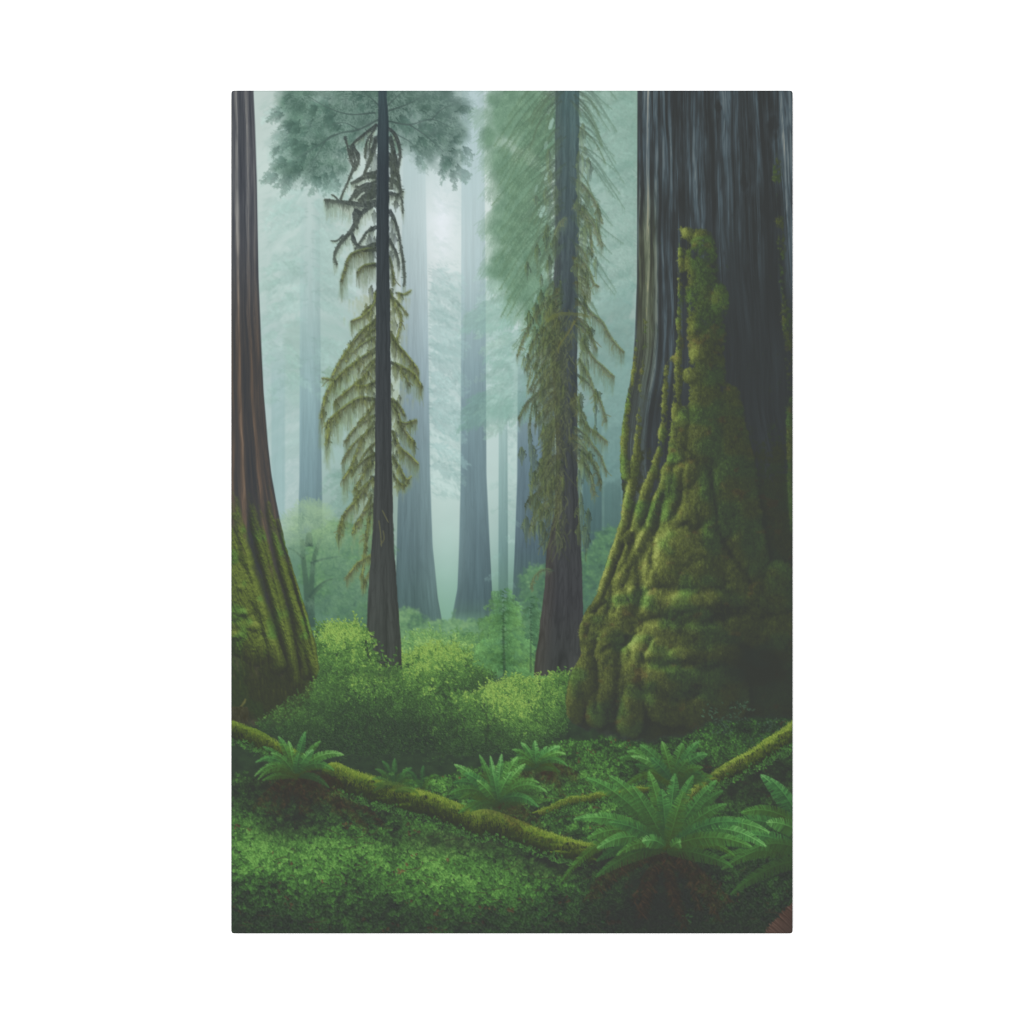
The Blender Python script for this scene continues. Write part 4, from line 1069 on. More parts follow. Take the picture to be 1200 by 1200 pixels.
dark = 1 - .62 * sm(200, 420, y) * sm(40, 110, x - 740) - .46 * sm(310, 500, y) - .35 * np.exp(-((x - 858 + .0 * y) / 12) ** 2) * sm(110, 200, y) - .5 * sm(888, 900, x) * (1 - sm(905, 915, x)) * sm(150, 240, y)
prof = np.clip((.36 + (prof - .36) * 1.55) * dark, 0, 1)
prof = prof + .12 * sm(260, 420, y) * np.clip(.45 + fbm(tw / 2.6, y / 70, 127, 4, .7), 0, 1) * (1 - .3 * sm(560, 640, y))
barkR = ramp(prof, (0, (58, 61, 61)), (.25, (65, 71, 73)), (.5, (80, 93, 99)), (.75, (108, 119, 121)), (1, (150, 152, 144)))
lit = (sm(0, 3, t) * (1 - sm(16, 27, t)) * sm(180, 300, y) * (1 - .6 * sm(380, 480, y)))[..., None]
barkR = barkR + lit * C(14, 10, -12) * np.clip(prof * 2, 0, 1)[..., None]
m = sm(l - .8, l + .8, x + .9 * fbm(x / 4, y / 4, 125, 2) * sm(380, 470, y))
bot = np.interp(x, [655, 672, 690, 720, 760, 800, 830, 860, 930], [838, 850, 852, 862, 868, 862, 846, 842, 838])
m = m * (1 - sm(-4, 5, y - bot + 5 * fbm(x / 8, y / 8, 126, 2)))
over(sl, barkR, m, M_TREE_R)

R = Relief(655, 150, X0 + PW, 890)
rd = R.ridge
rd([(748, 370), (744, 420), (738, 460), (733, 490), (731, 530), (733, 556)], 3, 7, 4, 7)
rd([(759, 300), (757, 360), (754, 420), (750, 470), (748, 510), (744, 545), (738, 580), (728, 620), (714, 668), (698, 706)], 3, 7, 3, 7)
rd([(768, 280), (766, 340), (763, 400), (758, 450), (752, 490)], 2.5, 3.5, 2.5, 3)
rd([(798, 266), (797, 330), (796, 380), (795, 430), (793, 480), (789, 530), (784, 580), (778, 630)], 4, 8, 5, 8)
rd([(790, 420), (782, 430), (779, 470), (777, 510), (768, 545), (756, 580), (746, 620), (734, 660), (716, 700), (702, 740)], 4, 10, 4, 9)
rd([(788, 540), (780, 566), (768, 600), (758, 640), (750, 680), (742, 720)], 6, 11, 6, 10)
rd([(804, 480), (798, 520), (794, 560), (790, 600), (780, 640), (764, 680), (752, 716)], 9, 13, 8, 12)
rd([(820, 282), (824, 330), (828, 390), (830, 450), (832, 520), (834, 580), (838, 640)], 20, 32, 6, 15)
rd([(848, 470), (856, 560), (866, 620), (876, 690)], 26, 36, 10, 20)
rd([(910, 180), (912, 230), (916, 290), (921, 350), (926, 420), (929, 500), (934, 620)], 8, 9, 5, 6)
rd([(700, 735), (688, 760), (678, 800), (672, 840)], 9, 12, 8, 11)
rd([(730, 700), (716, 740), (704, 790), (700, 840)], 12, 14, 11, 13)
rd([(702, 698), (690, 714), (683, 732), (684, 752)], 8, 9, 8, 8)
rd([(762, 735), (750, 765), (742, 800), (738, 850)], 12, 16, 14, 18)
for q in [(822, 284, 15, 16, 11), (806, 274, 9, 12, 9), (843, 352, 13, 24, 12), (816, 384, 9, 10, 12), (820, 415, 13, 16, 12), (810, 440, 11, 11, 12), (800, 492, 12, 13, 11), (806, 550, 22, 26, 15), (784, 554, 10, 14, 10),
          (752, 626, 10, 14, 12), (752, 640, 10, 26, 10), (800, 640, 36, 34, 19), (786, 655, 24, 46, 18), (812, 608, 26, 22, 16), (764, 700, 14, 18, 14), (800, 704, 30, 20, 20), (842, 702, 34, 18, 19), (880, 700, 46, 22, 18), (910, 690, 30, 34, 18),
          (735, 720, 22, 22, 16), (715, 750, 18, 26, 14), (780, 738, 34, 18, 18), (790, 790, 54, 62, 21), (768, 768, 18, 12, 22.5), (800, 766, 26, 12, 23), (842, 772, 34, 24, 16), (745, 800, 20, 50, 16), (830, 815, 50, 44, 18), (690, 795, 22, 36, 12), (720, 800, 20, 50, 14), (912, 742, 30, 46, 10)]:
    R.lump(*q)
R.lump(815, 695, 84, 80, 15.5)
R.lump(850, 720, 70, 40, 13)
for k in range(54):
    x_, y_ = rng.uniform(690, 900), rng.uniform(560, 830)
    b_ = float(R.h[int((y_ - R.y[0, 0]) * SS), int((x_ - R.x[0, 0]) * SS)])
    if b_ > 3:
        R.lump(x_, y_, rng.uniform(5, 18), rng.uniform(5, 12), rng.uniform(1., 2.6), b_ * .97)
nz = fbm(R.x / 11, R.y / 13, 131, 4)
nv = fbm(R.x / 4.5, R.y / 22, 132, 3)
n2 = fbm(R.x / 2.6, R.y / 3.2, 135, 3)
UP, DN = Relief(655, 150, X0 + PW, 890), Relief(655, 150, X0 + PW, 890)
CR = Relief(655, 150, X0 + PW, 890)                    # creases between the tiers of cushions
for p_, w_ in [([(770, 626), (784, 620), (800, 617), (820, 620), (842, 622)], 4), ([(750, 694), (764, 690), (778, 686), (790, 694), (812, 690), (840, 690), (872, 698)], 3.2), ([(712, 716), (734, 722), (754, 728), (791, 728), (832, 727), (869, 722), (905, 724)], 5.5),
               ([(677, 752), (692, 760), (706, 763), (727, 757), (744, 738), (752, 726)], 4.5), ([(777, 583), (769, 620), (752, 656), (748, 698), (730, 752), (726, 790), (722, 840)], 5), ([(802, 537), (799, 570), (790, 600), (774, 620)], 3.4), ([(836, 551), (841, 600), (850, 640), (878, 684)], 3.4),
               ([(760, 774), (778, 780), (800, 778), (824, 784), (850, 780)], 3.2), ([(744, 800), (760, 812), (790, 822), (820, 816)], 3), ([(700, 775), (704, 800), (700, 840)], 3.6), ([(790, 545), (806, 538), (826, 542), (838, 552)], 3.), ([(752, 612), (744, 640), (728, 668), (716, 700)], 3.4), ([(770, 640), (764, 664), (756, 688)], 3)]:
    p_ = np.array(spline(p_, 6.))
    p_ = p_ + np.stack([np.interp(np.linspace(0, 1, len(p_)), np.linspace(0, 1, 5), rng.normal(0, 2.5, 5)), rng.normal(0, 1.6, len(p_))], 1)
    CR.ridge(p_, w_, w_ * .8, 5, 4, 0, .4)
    UP.ridge(p_ + np.array([-3., -7.]), w_ * 2.3, w_ * 2., 1., .9, 0, .3)
    DN.ridge(p_ + np.array([4., 7.]), w_ * 2., w_ * 1.8, 1., .9, 0, .3)
R.h = np.maximum(R.h - blur(CR.h, 1.4) * .8 * (R.h > 0), .0)
n3 = fbm(R.x / 1.3, R.y / 1.5, 136, 2)
Hs = blur(R.h, 1.3)
H = Hs + 3.0 * nz + 1.8 * nv + 1.3 * n2 + .5 * n3
big = R.light(blur(R.h, 4.), (-.86, -.42, .30))
S = .46 * big + .30 * R.light(Hs, (-.86, -.42, .30)) + .30 * R.light(H, (-.8, -.5, .34))
oy0 = R.sl[0].start - sl[0].start
far = np.interp(R.x, [660, 700, 760, 800, 840, 880, 930], [.80, .98, 1.02, .84, .50, .40, .38])
far = far * np.interp(R.y, [260, 420, 560, 690, 760, 820, 860], [1.05, .95, .9, .95, .85, .55, .3])
cav = Hs - blur(R.h, 7.)
gxh = np.gradient(blur(R.h, .9), axis=1) * SS
rim = np.clip(gxh, 0, 1.6) / 1.6
v = .17 * far + .04 + .66 * np.clip(S, 0, 1) ** 1.7 * far + .36 * rim * far ** 1.5 * (.5 + .6 * nz) + .10 * n2 * (.5 + far) + .05 * n3 + .07 * nz + .024 * np.clip(cav, -9, 3)
for gx, gy, gr in [(835, 288, 12), (808, 275, 8), (845, 352, 13), (816, 412, 9), (812, 440, 9), (800, 492, 9), (806, 640, 18), (752, 628, 8), (812, 700, 22), (780, 768, 14), (806, 764, 12)]:
    v = v + .10 * np.exp(-((R.x - gx) / gr) ** 2 - ((R.y - gy) / gr) ** 2)
lx = l[oy0:oy0 + R.h.shape[0]]
v = v + .20 * np.exp(-((R.x - lx - 2.5) / 4.5) ** 2) * sm(370, 440, R.y) * (1 - sm(740, 790, R.y)) * (.7 + .5 * nz)
brk = sm(-.45, .3, fbm(R.x / 24, R.y / 20, 144, 3))
v = v - .11 * blur(UP.h, 2.5) * (1 + .5 * nz) * (.35 + .65 * brk) + .12 * blur(DN.h, 2.5) * far * (1 + .9 * nz) * brk
v = v * 1.02
v = v + .05 * fbm(R.x / 1.1, R.y / 1.3, 137, 1) * (.4 + v * 2)
hole = np.exp(-((R.x - 890) / 36) ** 2 - ((R.y - 780) / 26) ** 2)
v = np.clip(v, 0, 1) * (1 - .95 * np.clip(hole * 1.5, 0, 1))
v = v * (.45 + .55 * sm(0, 2.6, Hs))
mossA = ramp(v, (0, (57, 60, 56)), (.2, (67, 73, 57)), (.42, (86, 94, 60)), (.65, (112, 122, 68)), (1, (152, 162, 92)))
mossB = ramp(v, (0, (57, 61, 57)), (.2, (64, 75, 59)), (.42, (78, 98, 61)), (.65, (98, 126, 68)), (1, (132, 162, 90)))
gg = sm(-.05, .6, fbm(R.x / 26, R.y / 22, 139, 2) + .6 * np.exp(-((R.x - 832) / 22) ** 2 - ((R.y - 320) / 60) ** 2) + .3 * sm(810, 850, R.x) + .6 * np.exp(-((R.x - 790) / 30) ** 2 - ((R.y - 772) / 16) ** 2))[..., None]
mossR = mossA * (1 - gg) + mossB * gg
rust = sm(.35, .7, fbm(R.x / 16, R.y / 12, 141, 3) + .6 * np.exp(-((R.x - 745) / 10) ** 2 - ((R.y - 790) / 16) ** 2))[..., None]
mossR = mossR * (1 - .5 * rust) + .5 * rust * ramp(v, (0, (60, 57, 54)), (.5, (106, 94, 62)), (1, (150, 130, 88)))
oy = R.sl[0].start - sl[0].start
mm = m[oy:oy + R.h.shape[0], :R.h.shape[1]]
wet = np.interp(R.y, [150, 330, 480, 570, 640], [-.25, -.12, .02, .34, .9]) + .46 * nz + .26 * n2 + .35 * sm(1., 5, Hs) + .2 * sm(800, 830, R.x) * sm(480, 560, R.y) + .2 * sm(3, 9, Hs) + .22 * np.exp(-((R.x - 824) / 20) ** 2) * sm(262, 290, R.y) - .22 * sm(868, 885, R.x) * (1 - sm(180, 560, R.y)) * (R.x < 902)
pm = sm(.14, .5, wet)
over(R.sl, mossR, pm * mm, M_MOSS_R)
# fuzz of moss on the lit contours
L = Layer()
jj, ii = np.where((pm * mm > .5) & (v > .3))
pk = rng.integers(0, len(jj), 15000)
fx, fy, fv = R.x[jj[pk], ii[pk]], R.y[jj[pk], ii[pk]], v[jj[pk], ii[pk]]
fc = mossR[jj[pk], ii[pk]] * rng.uniform(.8, 1.28, (len(pk), 1))
fl_ = rng.uniform(1.2, 3.2, len(pk))
an = rng.normal(1.5, .8, len(pk))
p0 = np.stack([fx, fy], 1)
e = p0 + np.stack([np.cos(an) * fl_, np.sin(an) * fl_], 1)
L.strokes(p0, (p0 + e) / 2, e, .7, .5, fc, fc, .7)
L.lay(.6, .15)
# seedlings at the dark foot
bush([(835, 834, 16, 9, .5), (866, 830, 14, 8, .5), (852, 842, 26, 9, .42), (905, 850, 20, 8, .36), (846, 858, 30, 8, .36), (890, 870, 34, 8, .36)], 900, 3.2, ((0, (56, 62, 58)), (.5, (70, 92, 74)), (1, (88, 122, 92))), None, 0, .8, 143, .8, .25)


# ---------------------------------------------------------------- logs and ferns of the foreground
def log(pts, w0, w1, name, label, seed, tone=1., tip=0.):
    lab = motif(name, label)
    p = np.array(pts, float)
    R = Relief(p[:, 0].min() - 26, p[:, 1].min() - 26, p[:, 0].max() + 26, p[:, 1].max() + 26)
    R.ridge(pts, w0 / 2, w1 / 2, w0 / 2, w1 / 2, 0, .2)
    for k in range(int(len(pts) * 9)):
        i_ = rng.integers(0, len(pts) - 1)
        f_ = rng.random()
        q_ = p[i_] * (1 - f_) + p[i_ + 1] * f_
        R.lump(q_[0] + rng.normal(0, 2), q_[1] + rng.uniform(-.26, .3) * w0, rng.uniform(3, 9), rng.uniform(2, 4.5), rng.uniform(.4, 1.2), w0 * .40)
    nz = fbm(R.x / 5, R.y / 5, seed, 3)
    n2 = fbm(R.x / 1.9, R.y / 2.1, seed + 4, 2)
    Hs = blur(R.h, .8)
    S = .6 * R.light(Hs, (-.08, -.95, .22)) + .4 * R.light(Hs + 1.6 * nz + .7 * n2, (-.1, -.9, .3))
    v = np.clip(.03 + .80 * np.clip(S, 0, 1) ** 1.7 * tone + .08 * n2 + .05 * nz, 0, 1)
    c = ramp(v, (0, (56, 59, 54)), (.2, (64, 76, 54)), (.45, (86, 108, 56)), (.7, (112, 136, 60)), (1, (152, 170, 82)))
    mk = sm(.8, 2.8, R.h + 1.8 * nz + 1. * n2)
    over(R.sl, c, mk, lab)
    L = Layer()                                         # moss threads over the side
    s_ = spline(pts, 1.)
    n = len(s_) * 7
    k = rng.integers(0, len(s_), n)
    wv = w0 + (w1 - w0) * k / len(s_)
    off = rng.uniform(-.5, .55, n)
    b = s_[k] + np.stack([rng.normal(0, 1, n), off * wv], 1)
    ln = rng.uniform(1.5, 4.5, n) + 5 * (rng.random(n) < .12) * rng.random(n)
    tv = np.clip(.40 - 1.05 * off + rng.normal(0, .13, n), 0, 1) * tone
    cc = ramp(tv, (0, (57, 61, 54)), (.3, (70, 82, 52)), (.6, (102, 118, 56)), (.85, (128, 144, 62)), (1, (160, 172, 84)))
    L.strokes(b, b + np.stack([rng.normal(0, .6, n), ln * .5], 1), b + np.stack([rng.normal(0, 1.2, n), ln], 1), .9, .5, cc, cc * .9, .75)
    L.lay(.7, .15, lab)
    L = Layer()                                         # fuzz standing off the top
    n = len(s_) * 4
    k = rng.integers(0, len(s_), n)
    wv = w0 + (w1 - w0) * k / len(s_)
    b = s_[k] + np.stack([rng.normal(0, 1, n), -rng.uniform(.36, .5, n) * wv], 1)
    e = b + np.stack([rng.normal(0, 1.2, n), -rng.uniform(.6, 2.8, n)], 1)
    cc = ramp(np.clip(rng.normal(.6, .2, n), 0, 1) * tone, (0, (66, 80, 54)), (.5, (102, 126, 58)), (1, (160, 178, 88)))
    L.strokes(b, (b + e) / 2, e, .8, .4, cc * .9, cc, .8)
    n = len(s_) // 2                                    # leaves of the ground cover leaning over its foot
    k = rng.integers(0, len(s_), n)
    wv = w0 + (w1 - w0) * k / len(s_)
    for q in range(5):
        x_, y_ = s_[k, 0] + rng.normal(0, 3.5, n), s_[k, 1] + .60 * wv + rng.normal(0, 2.2, n)
        cc = ramp(np.clip(rng.normal(.36, .16, n), 0, 1), *FLOOR)
        L.leaves(x_, y_, rng.uniform(-1.5, 1.5, n), rng.uniform(2, 4.4, n), rng.uniform(1.3, 2.6, n), cc)
    L.lay(.85, .15, lab)
    return lab


def shade(x, y, rx, ry, a, c=(56, 58, 56)):
    sl = box(x - rx * 2, y - ry * 2, x + rx * 2, y + ry * 2)
    d = np.exp(-((XX[sl] - x) / rx) ** 2 - ((YY[sl] - y) / ry) ** 2) * (1 + .5 * fbm(XX[sl] / 7, YY[sl] / 5, 150, 2))
    over(sl, C(*c), a * d)


FERN = ((0, (55, 64, 55)), (.3, (62, 90, 60)), (.55, (74, 124, 70)), (.8, (94, 154, 84)), (1, (128, 186, 112)))


def frond(L, bx, by, tx, ty, bend, wid, tone, tip_tone=None, hue=0., dense=1.):
    b, t = np.array([bx, by], float), np.array([tx, ty], float)
    t = t + np.array([0, .10 * abs(t[0] - b[0])])
    bend = bend + .10
    ax = t - b
    ln = np.linalg.norm(ax)
    nrm = np.array([-ax[1], ax[0]]) / ln
    m = (b + t) / 2 + np.array([0, -1]) * bend * ln
    n = max(16, int(ln * .8 * dense))
    s = np.linspace(.06, 1, n)
    P = b * (1 - s[:, None]) ** 2 + 2 * m * (s * (1 - s))[:, None] + t * (s ** 2)[:, None]
    D = 2 * (m - b) * (1 - s[:, None]) + 2 * (t - m) * s[:, None]
    D /= np.linalg.norm(D, axis=1)[:, None]
    N = np.stack([-D[:, 1], D[:, 0]], 1)
    prof = wid * 1.75 * (s + .02) ** .6 * (1.03 - s) ** .85
    tone_s = tone * (.34 + .86 * s) if tip_tone is None else tone + (tip_tone - tone) * s
    base_c = lambda v: ramp(np.clip(v, 0, 1), *FERN) + C(16, 6, -14) * hue
    for side in (-1, 1):
        lit = 1.0 if N[:, 1].mean() * side < 0 else .74
        j = rng.normal(0, .10, n)
        q = P + N * side * (prof * .55)[:, None] + D * (prof * (.16 + j))[:, None]
        e = P + N * side * prof[:, None] + D * (prof * (.46 + j))[:, None] + np.array([0, .22]) * prof[:, None]
        v = tone_s * lit * (1 + .20 * rng.normal(0, 1, n))
        L.strokes(P, q, e, 1.25, .45, base_c(v * .80), base_c(v * 1.12), .92, .8)
    L.strokes(P[:-1], (P[:-1] + P[1:]) / 2, P[1:], .8, .6, base_c(tone_s[:-1] * 1.25), base_c(tone_s[1:] * 1.2), .8)


def fern(label, fronds, soft=.15, opacity=1., dead=None):
    lab = motif('printed_fern', label)
    if dead:
        dl = motif('dead_fronds', 'withered red brown fronds below the green ones', lab)
        L = Layer()
        for (bx, by, tx, ty, w) in dead:
            for r in range(4):
                ex, ey = tx + rng.normal(0, 9), ty + rng.normal(0, 7)
                k = max(10, int(math.hypot(ex - bx, ey - by) * .9))
                s = np.linspace(0, 1, k)[:, None]
                P = np.array([bx, by]) * (1 - s) + np.array([ex, ey]) * s + np.stack([0 * s[:, 0], -7 * np.sin(s[:, 0] * 3.1)], 1) + rng.normal(0, 1, (k, 2))
                for side in (-1, 1):
                    e = P + np.stack([side * w * rng.uniform(.2, .9, k), w * rng.uniform(.3, 1.2, k)], 1)
                    c = ramp(rng.random(k) ** 2.2, (0, (58, 54, 51)), (.6, (80, 64, 54)), (1, (118, 84, 62)))
                    L.strokes(P, (P + e) / 2, e, 1.1, .5, c, c * .9, .7)
        L.lay(.55, .5, dl, .3)
    L = Layer()
    cx_, cy_ = np.median([f[0] for f in fronds]), np.median([f[1] for f in fronds])
    rl = np.percentile([math.hypot(f[2] - f[0], f[3] - f[1]) for f in fronds], 70)
    wd = float(np.median([f[5] for f in fronds]))
    for k in range(20):
        an = rng.uniform(-.45, math.pi + .45)
        r_ = rl * rng.uniform(.5, .98)
        frond(L, cx_ + rng.normal(0, 3), cy_ + rng.normal(2, 3), cx_ + math.cos(an) * r_, cy_ - math.sin(an) * r_ * .62, rng.uniform(.05, .3), wd * rng.uniform(.7, 1.), rng.uniform(.22, .44), None, rng.uniform(0, .5))
    for f in fronds:
        j = rng.normal(0, 1.5, 2)
        frond(L, f[0], f[1], f[2] + j[0], f[3] + j[1], f[4] + rng.uniform(-.03, .07), f[5] * rng.uniform(.9, 1.15), f[6] * rng.uniform(.92, 1.12), None, rng.uniform(-.1, .4))
    L.lay(opacity, soft + .1, lab, .3)
    return lab


# stump tip and log at the left edge
M_STUMP = motif('printed_stump', 'small brown mossy stump point at the left edge')
L = Layer()
for k in range(60):
    u = k / 59.
    L.path([(270 + 1.0 * u, 848 - 12 * u), (279 + 2 * u, 834 - 5 * u), (288 - u, 819 + 4 * u)], 3, 1, C(80, 82, 58) * rng.uniform(.8, 1.1), C(108, 108, 68), 1)
for k in range(160):
    x_ = rng.uniform(271, 290)
    y_ = rng.uniform(828, 842)
    L.strokes([x_, y_], [x_ + 1, y_ + 4], [x_ + rng.normal(1, 2), y_ + 8], 1.6, .8, C(78, 76, 60) * rng.uniform(.75, 1.15), C(66, 66, 56), .9)
L.lay(.85, .4, M_STUMP)
shade(330, 930, 60, 22, .8)
shade(340, 965, 40, 20, .6)
log([(262, 853), (285, 860), (310, 872), (335, 884), (352, 892)], 20, 20, 'printed_log', 'short mossy log end at the left edge, behind the fern', 160, .85)
shade(440, 945, 60, 14, .75)
shade(560, 985, 90, 14, .75)
shade(660, 1010, 60, 16, .8)
log([(392, 909), (412, 917), (440, 925), (470, 934), (500, 942), (530, 953), (556, 965), (562, 969), (566, 963), (590, 969), (620, 980), (650, 990), (676, 997), (694, 1001)], 31, 24, 'printed_log', 'long moss covered log lying across the foreground', 170)
sl = box(640, 960, 740, 1040)
shade(715, 1012, 40, 14, .55)
shade(900, 905, 50, 20, .85)
shade(860, 930, 40, 16, .7)
log([(632, 955), (650, 948), (668, 940), (685, 938), (702, 934), (730, 930), (760, 925)], 10, 8, 'printed_log', 'thin mossy branch lying behind the big fern', 180, .95)
log([(938, 852), (915, 868), (890, 884), (865, 898), (840, 912), (815, 930), (800, 948)], 27, 14, 'printed_log', 'slanting mossy log at the right edge, glowing yellow green', 190, 1.1)

fern('dim small fern in the shade behind the long log', [
    (462, 922, 440, 898, .25, 4, .45), (462, 922, 450, 892, .2, 4, .5), (462, 922, 464, 889, .1, 4, .5), (462, 922, 480, 896, .2, 4, .52), (462, 922, 488, 910, .3, 4, .48), (462, 922, 434, 912, .3, 4, .42),
    (494, 926, 478, 902, .25, 3.5, .38), (494, 926, 498, 900, .1, 3.5, .42), (494, 926, 514, 906, .3, 3.5, .45), (494, 926, 508, 918, .3, 3.5, .38)], .3, .8)
shade(345, 915, 36, 16, .8, (58, 58, 54))
fern('fern at the left edge growing over the short log end', [
    (346, 908, 310, 872, .12, 6, .5), (346, 908, 328, 862, .05, 6, .62), (346, 908, 358, 860, .05, 6, .62), (346, 908, 376, 866, .05, 6, .6), (346, 908, 300, 890, .32, 5, .6), (346, 908, 296, 902, .42, 5, .62), (346, 908, 304, 914, .45, 5, .5),
    (346, 908, 392, 880, .2, 7, .72), (346, 908, 402, 879, .22, 7, .85), (346, 908, 390, 900, .3, 6, .5), (346, 908, 338, 868, .04, 7, .74), (346, 908, 366, 876, .08, 8, .78), (346, 908, 318, 880, .18, 6, .6), (346, 908, 348, 884, .0, 6, .55)],
     .2, .95, [(345, 905, 318, 940, 5), (350, 905, 372, 932, 6), (345, 908, 350, 945, 6), (352, 905, 392, 925, 6), (360, 915, 400, 960, 5), (380, 930, 430, 965, 5)])
shade(640, 905, 24, 14, .8, (60, 56, 54))
fern('small bright fern with upright fronds beside the rounded bush', [
    (628, 897, 598, 876, .2, 5, .62), (628, 897, 600, 888, .3, 4, .55), (628, 897, 614, 870, .1, 5.5, .75), (628, 897, 626, 868, .0, 5.5, .8), (628, 897, 640, 872, .1, 5, .7), (628, 897, 655, 874, .15, 6, .85), (628, 897, 662, 880, .25, 5, .8), (628, 897, 666, 892, .3, 5, .6)],
     .2, 1., [(628, 895, 644, 915, 5), (632, 896, 662, 920, 6), (626, 896, 618, 915, 5), (640, 900, 668, 905, 6)])
shade(590, 940, 34, 16, .7, (60, 58, 54))
fern('bushy fern standing behind the middle of the long log', [
    (582, 940, 530, 912, .2, 9, .42), (582, 940, 540, 930, .25, 8, .36), (582, 940, 528, 924, .3, 8, .46), (582, 940, 532, 890, .06, 8, .7), (582, 940, 545, 902, .1, 9, .6), (582, 940, 562, 882, .05, 5, .62), (582, 940, 578, 884, .0, 6, .8), (582, 940, 588, 885, .0, 6, .85), (582, 940, 606, 882, .04, 8, .74), (582, 940, 616, 892, .12, 7, .8),
    (582, 940, 636, 912, .3, 6, .62), (582, 940, 640, 922, .36, 6, .7), (582, 940, 630, 940, .3, 7, .5), (582, 940, 560, 910, .05, 9, .66), (582, 940, 600, 905, .05, 9, .72), (584, 940, 576, 905, .0, 8, .6)],
     .22, 1., [(582, 935, 560, 915, 5), (585, 938, 612, 958, 6), (580, 938, 596, 968, 5), (584, 940, 608, 965, 5)])
shade(800, 905, 40, 14, .6)
fern('fern spreading behind the big fern, under the mossy redwood', [
    (788, 915, 724, 888, .2, 9, .42), (788, 915, 735, 874, .12, 9, .62), (788, 915, 752, 868, .08, 9, .6), (788, 915, 776, 866, .05, 8, .64), (788, 915, 800, 870, .05, 9, .55), (788, 915, 818, 868, .1, 8, .62), (788, 915, 828, 880, .18, 9, .56), (788, 915, 824, 896, .2, 8, .48), (788, 915, 740, 880, .1, 7, .74), (788, 915, 760, 888, .0, 9, .55), (788, 915, 806, 890, .0, 9, .5)], .22, .95)
shade(930, 950, 30, 20, .6)
fern('broad fern reaching in from the right edge', [
    (960, 1010, 858, 1036, .16, 12, .26), (958, 1000, 846, 1010, .14, 12, .40),
    (950, 1000, 892, 902, .12, 13, .62), (950, 985, 905, 905, .10, 12, .56), (950, 980, 870, 944, .22, 12, .52), (950, 990, 840, 956, .2, 12, .50), (950, 1010, 862, 975, .16, 12, .62), (945, 1000, 880, 990, .2, 12, .45), (950, 985, 900, 960, .12, 13, .7)], .2)
for s_ in [(770, 1036, 46, 30, .9), (755, 1075, 60, 26, .6), (850, 1084, 70, 16, .3), (815, 1015, 34, 14, .5)]:
    shade(*s_)
fern('biggest fern, a wide rosette over the right end of the long log', [
    (782, 994, 846, 920, .04, 11, .42), (782, 994, 690, 905, .10, 12, .52), (782, 994, 712, 902, .05, 11, .58), (782, 994, 672, 950, .20, 12, .62), (782, 994, 683, 948, .10, 13, .58), (782, 994, 690, 972, .25, 12, .50),
    (782, 994, 764, 904, .0, 12, .60), (782, 994, 790, 906, .0, 12, .58), (782, 994, 812, 908, .03, 12, .56), (782, 994, 838, 910, .05, 11, .62), (782, 994, 850, 936, .1, 11, .52), (782, 994, 742, 918, .0, 12, .52), (782, 994, 776, 925, .0, 12, .5), (782, 994, 803, 925, .0, 13, .50),
    (782, 994, 900, 962, .18, 14, .66), (782, 994, 898, 978, .22, 14, .70), (782, 994, 868, 955, .12, 11, .52), (782, 994, 880, 985, .14, 12, .55), (782, 994, 652, 1020, .36, 9, .40), (782, 994, 700, 985, .25, 11, .62), (782, 994, 716, 960, .08, 12, .5),
    (782, 994, 744, 990, .30, 10, .70), (782, 994, 722, 994, .28, 9, .55), (780, 992, 752, 984, .18, 11, .74), (786, 994, 800, 985, .25, 9, .66)],
     .18, 1., [(784, 985, 802, 1010, 7), (790, 990, 818, 1030, 7), (796, 1000, 830, 1060, 7), (770, 995, 720, 1010, 8), (775, 1000, 750, 1060, 8), (780, 1000, 790, 1070, 8), (770, 998, 700, 1040, 8), (800, 1010, 850, 1060, 7)])
M_RUST = motif('printed_fern', 'red brown withered frond curling in the bottom right corner')
L = Layer()
for k in range(120):
    u = k / 119.
    x_, y_ = 896 + 40 * u, 1096 - 44 * u ** .8
    c = C(96, 78, 70) * rng.uniform(.7, 1.1)
    L.strokes([x_ + 26, y_ + 26], [x_ + 10, y_ + 8], [x_ + rng.normal(0, 1), y_ + rng.normal(0, 1)], 2.2, 1., C(70, 61, 58) * rng.uniform(.85, 1.1), c, 1.)
L.lay(.95, .3, M_RUST)
bush([(805, 1070, 14, 10, .32), (845, 1085, 12, 8, .3), (660, 1075, 60, 14, .3)], 160, 4.4, FERN, None, 0, .8, 196, .7, .3)


# ---------------------------------------------------------------- the canvas, the wall, the lamp and the camera
import bpy

UNIT = 0.915 / PH                              # the canvas is 61 x 91.5 cm
DEPTH = 0.032
GAIN = 1.465                                     # light falling on the print, so that the print's own colours come out as drawn
WALL_Y = 0.0
FRONT_Y = -DEPTH


def mat(name, rough=.9):
    m = bpy.data.materials.new(name)
    m.use_nodes = True
    b = m.node_tree.nodes['Principled BSDF']
    b.inputs['Roughness'].default_value = rough
    b.inputs['Specular IOR Level'].default_value = 0.
    return m, m.node_tree, b


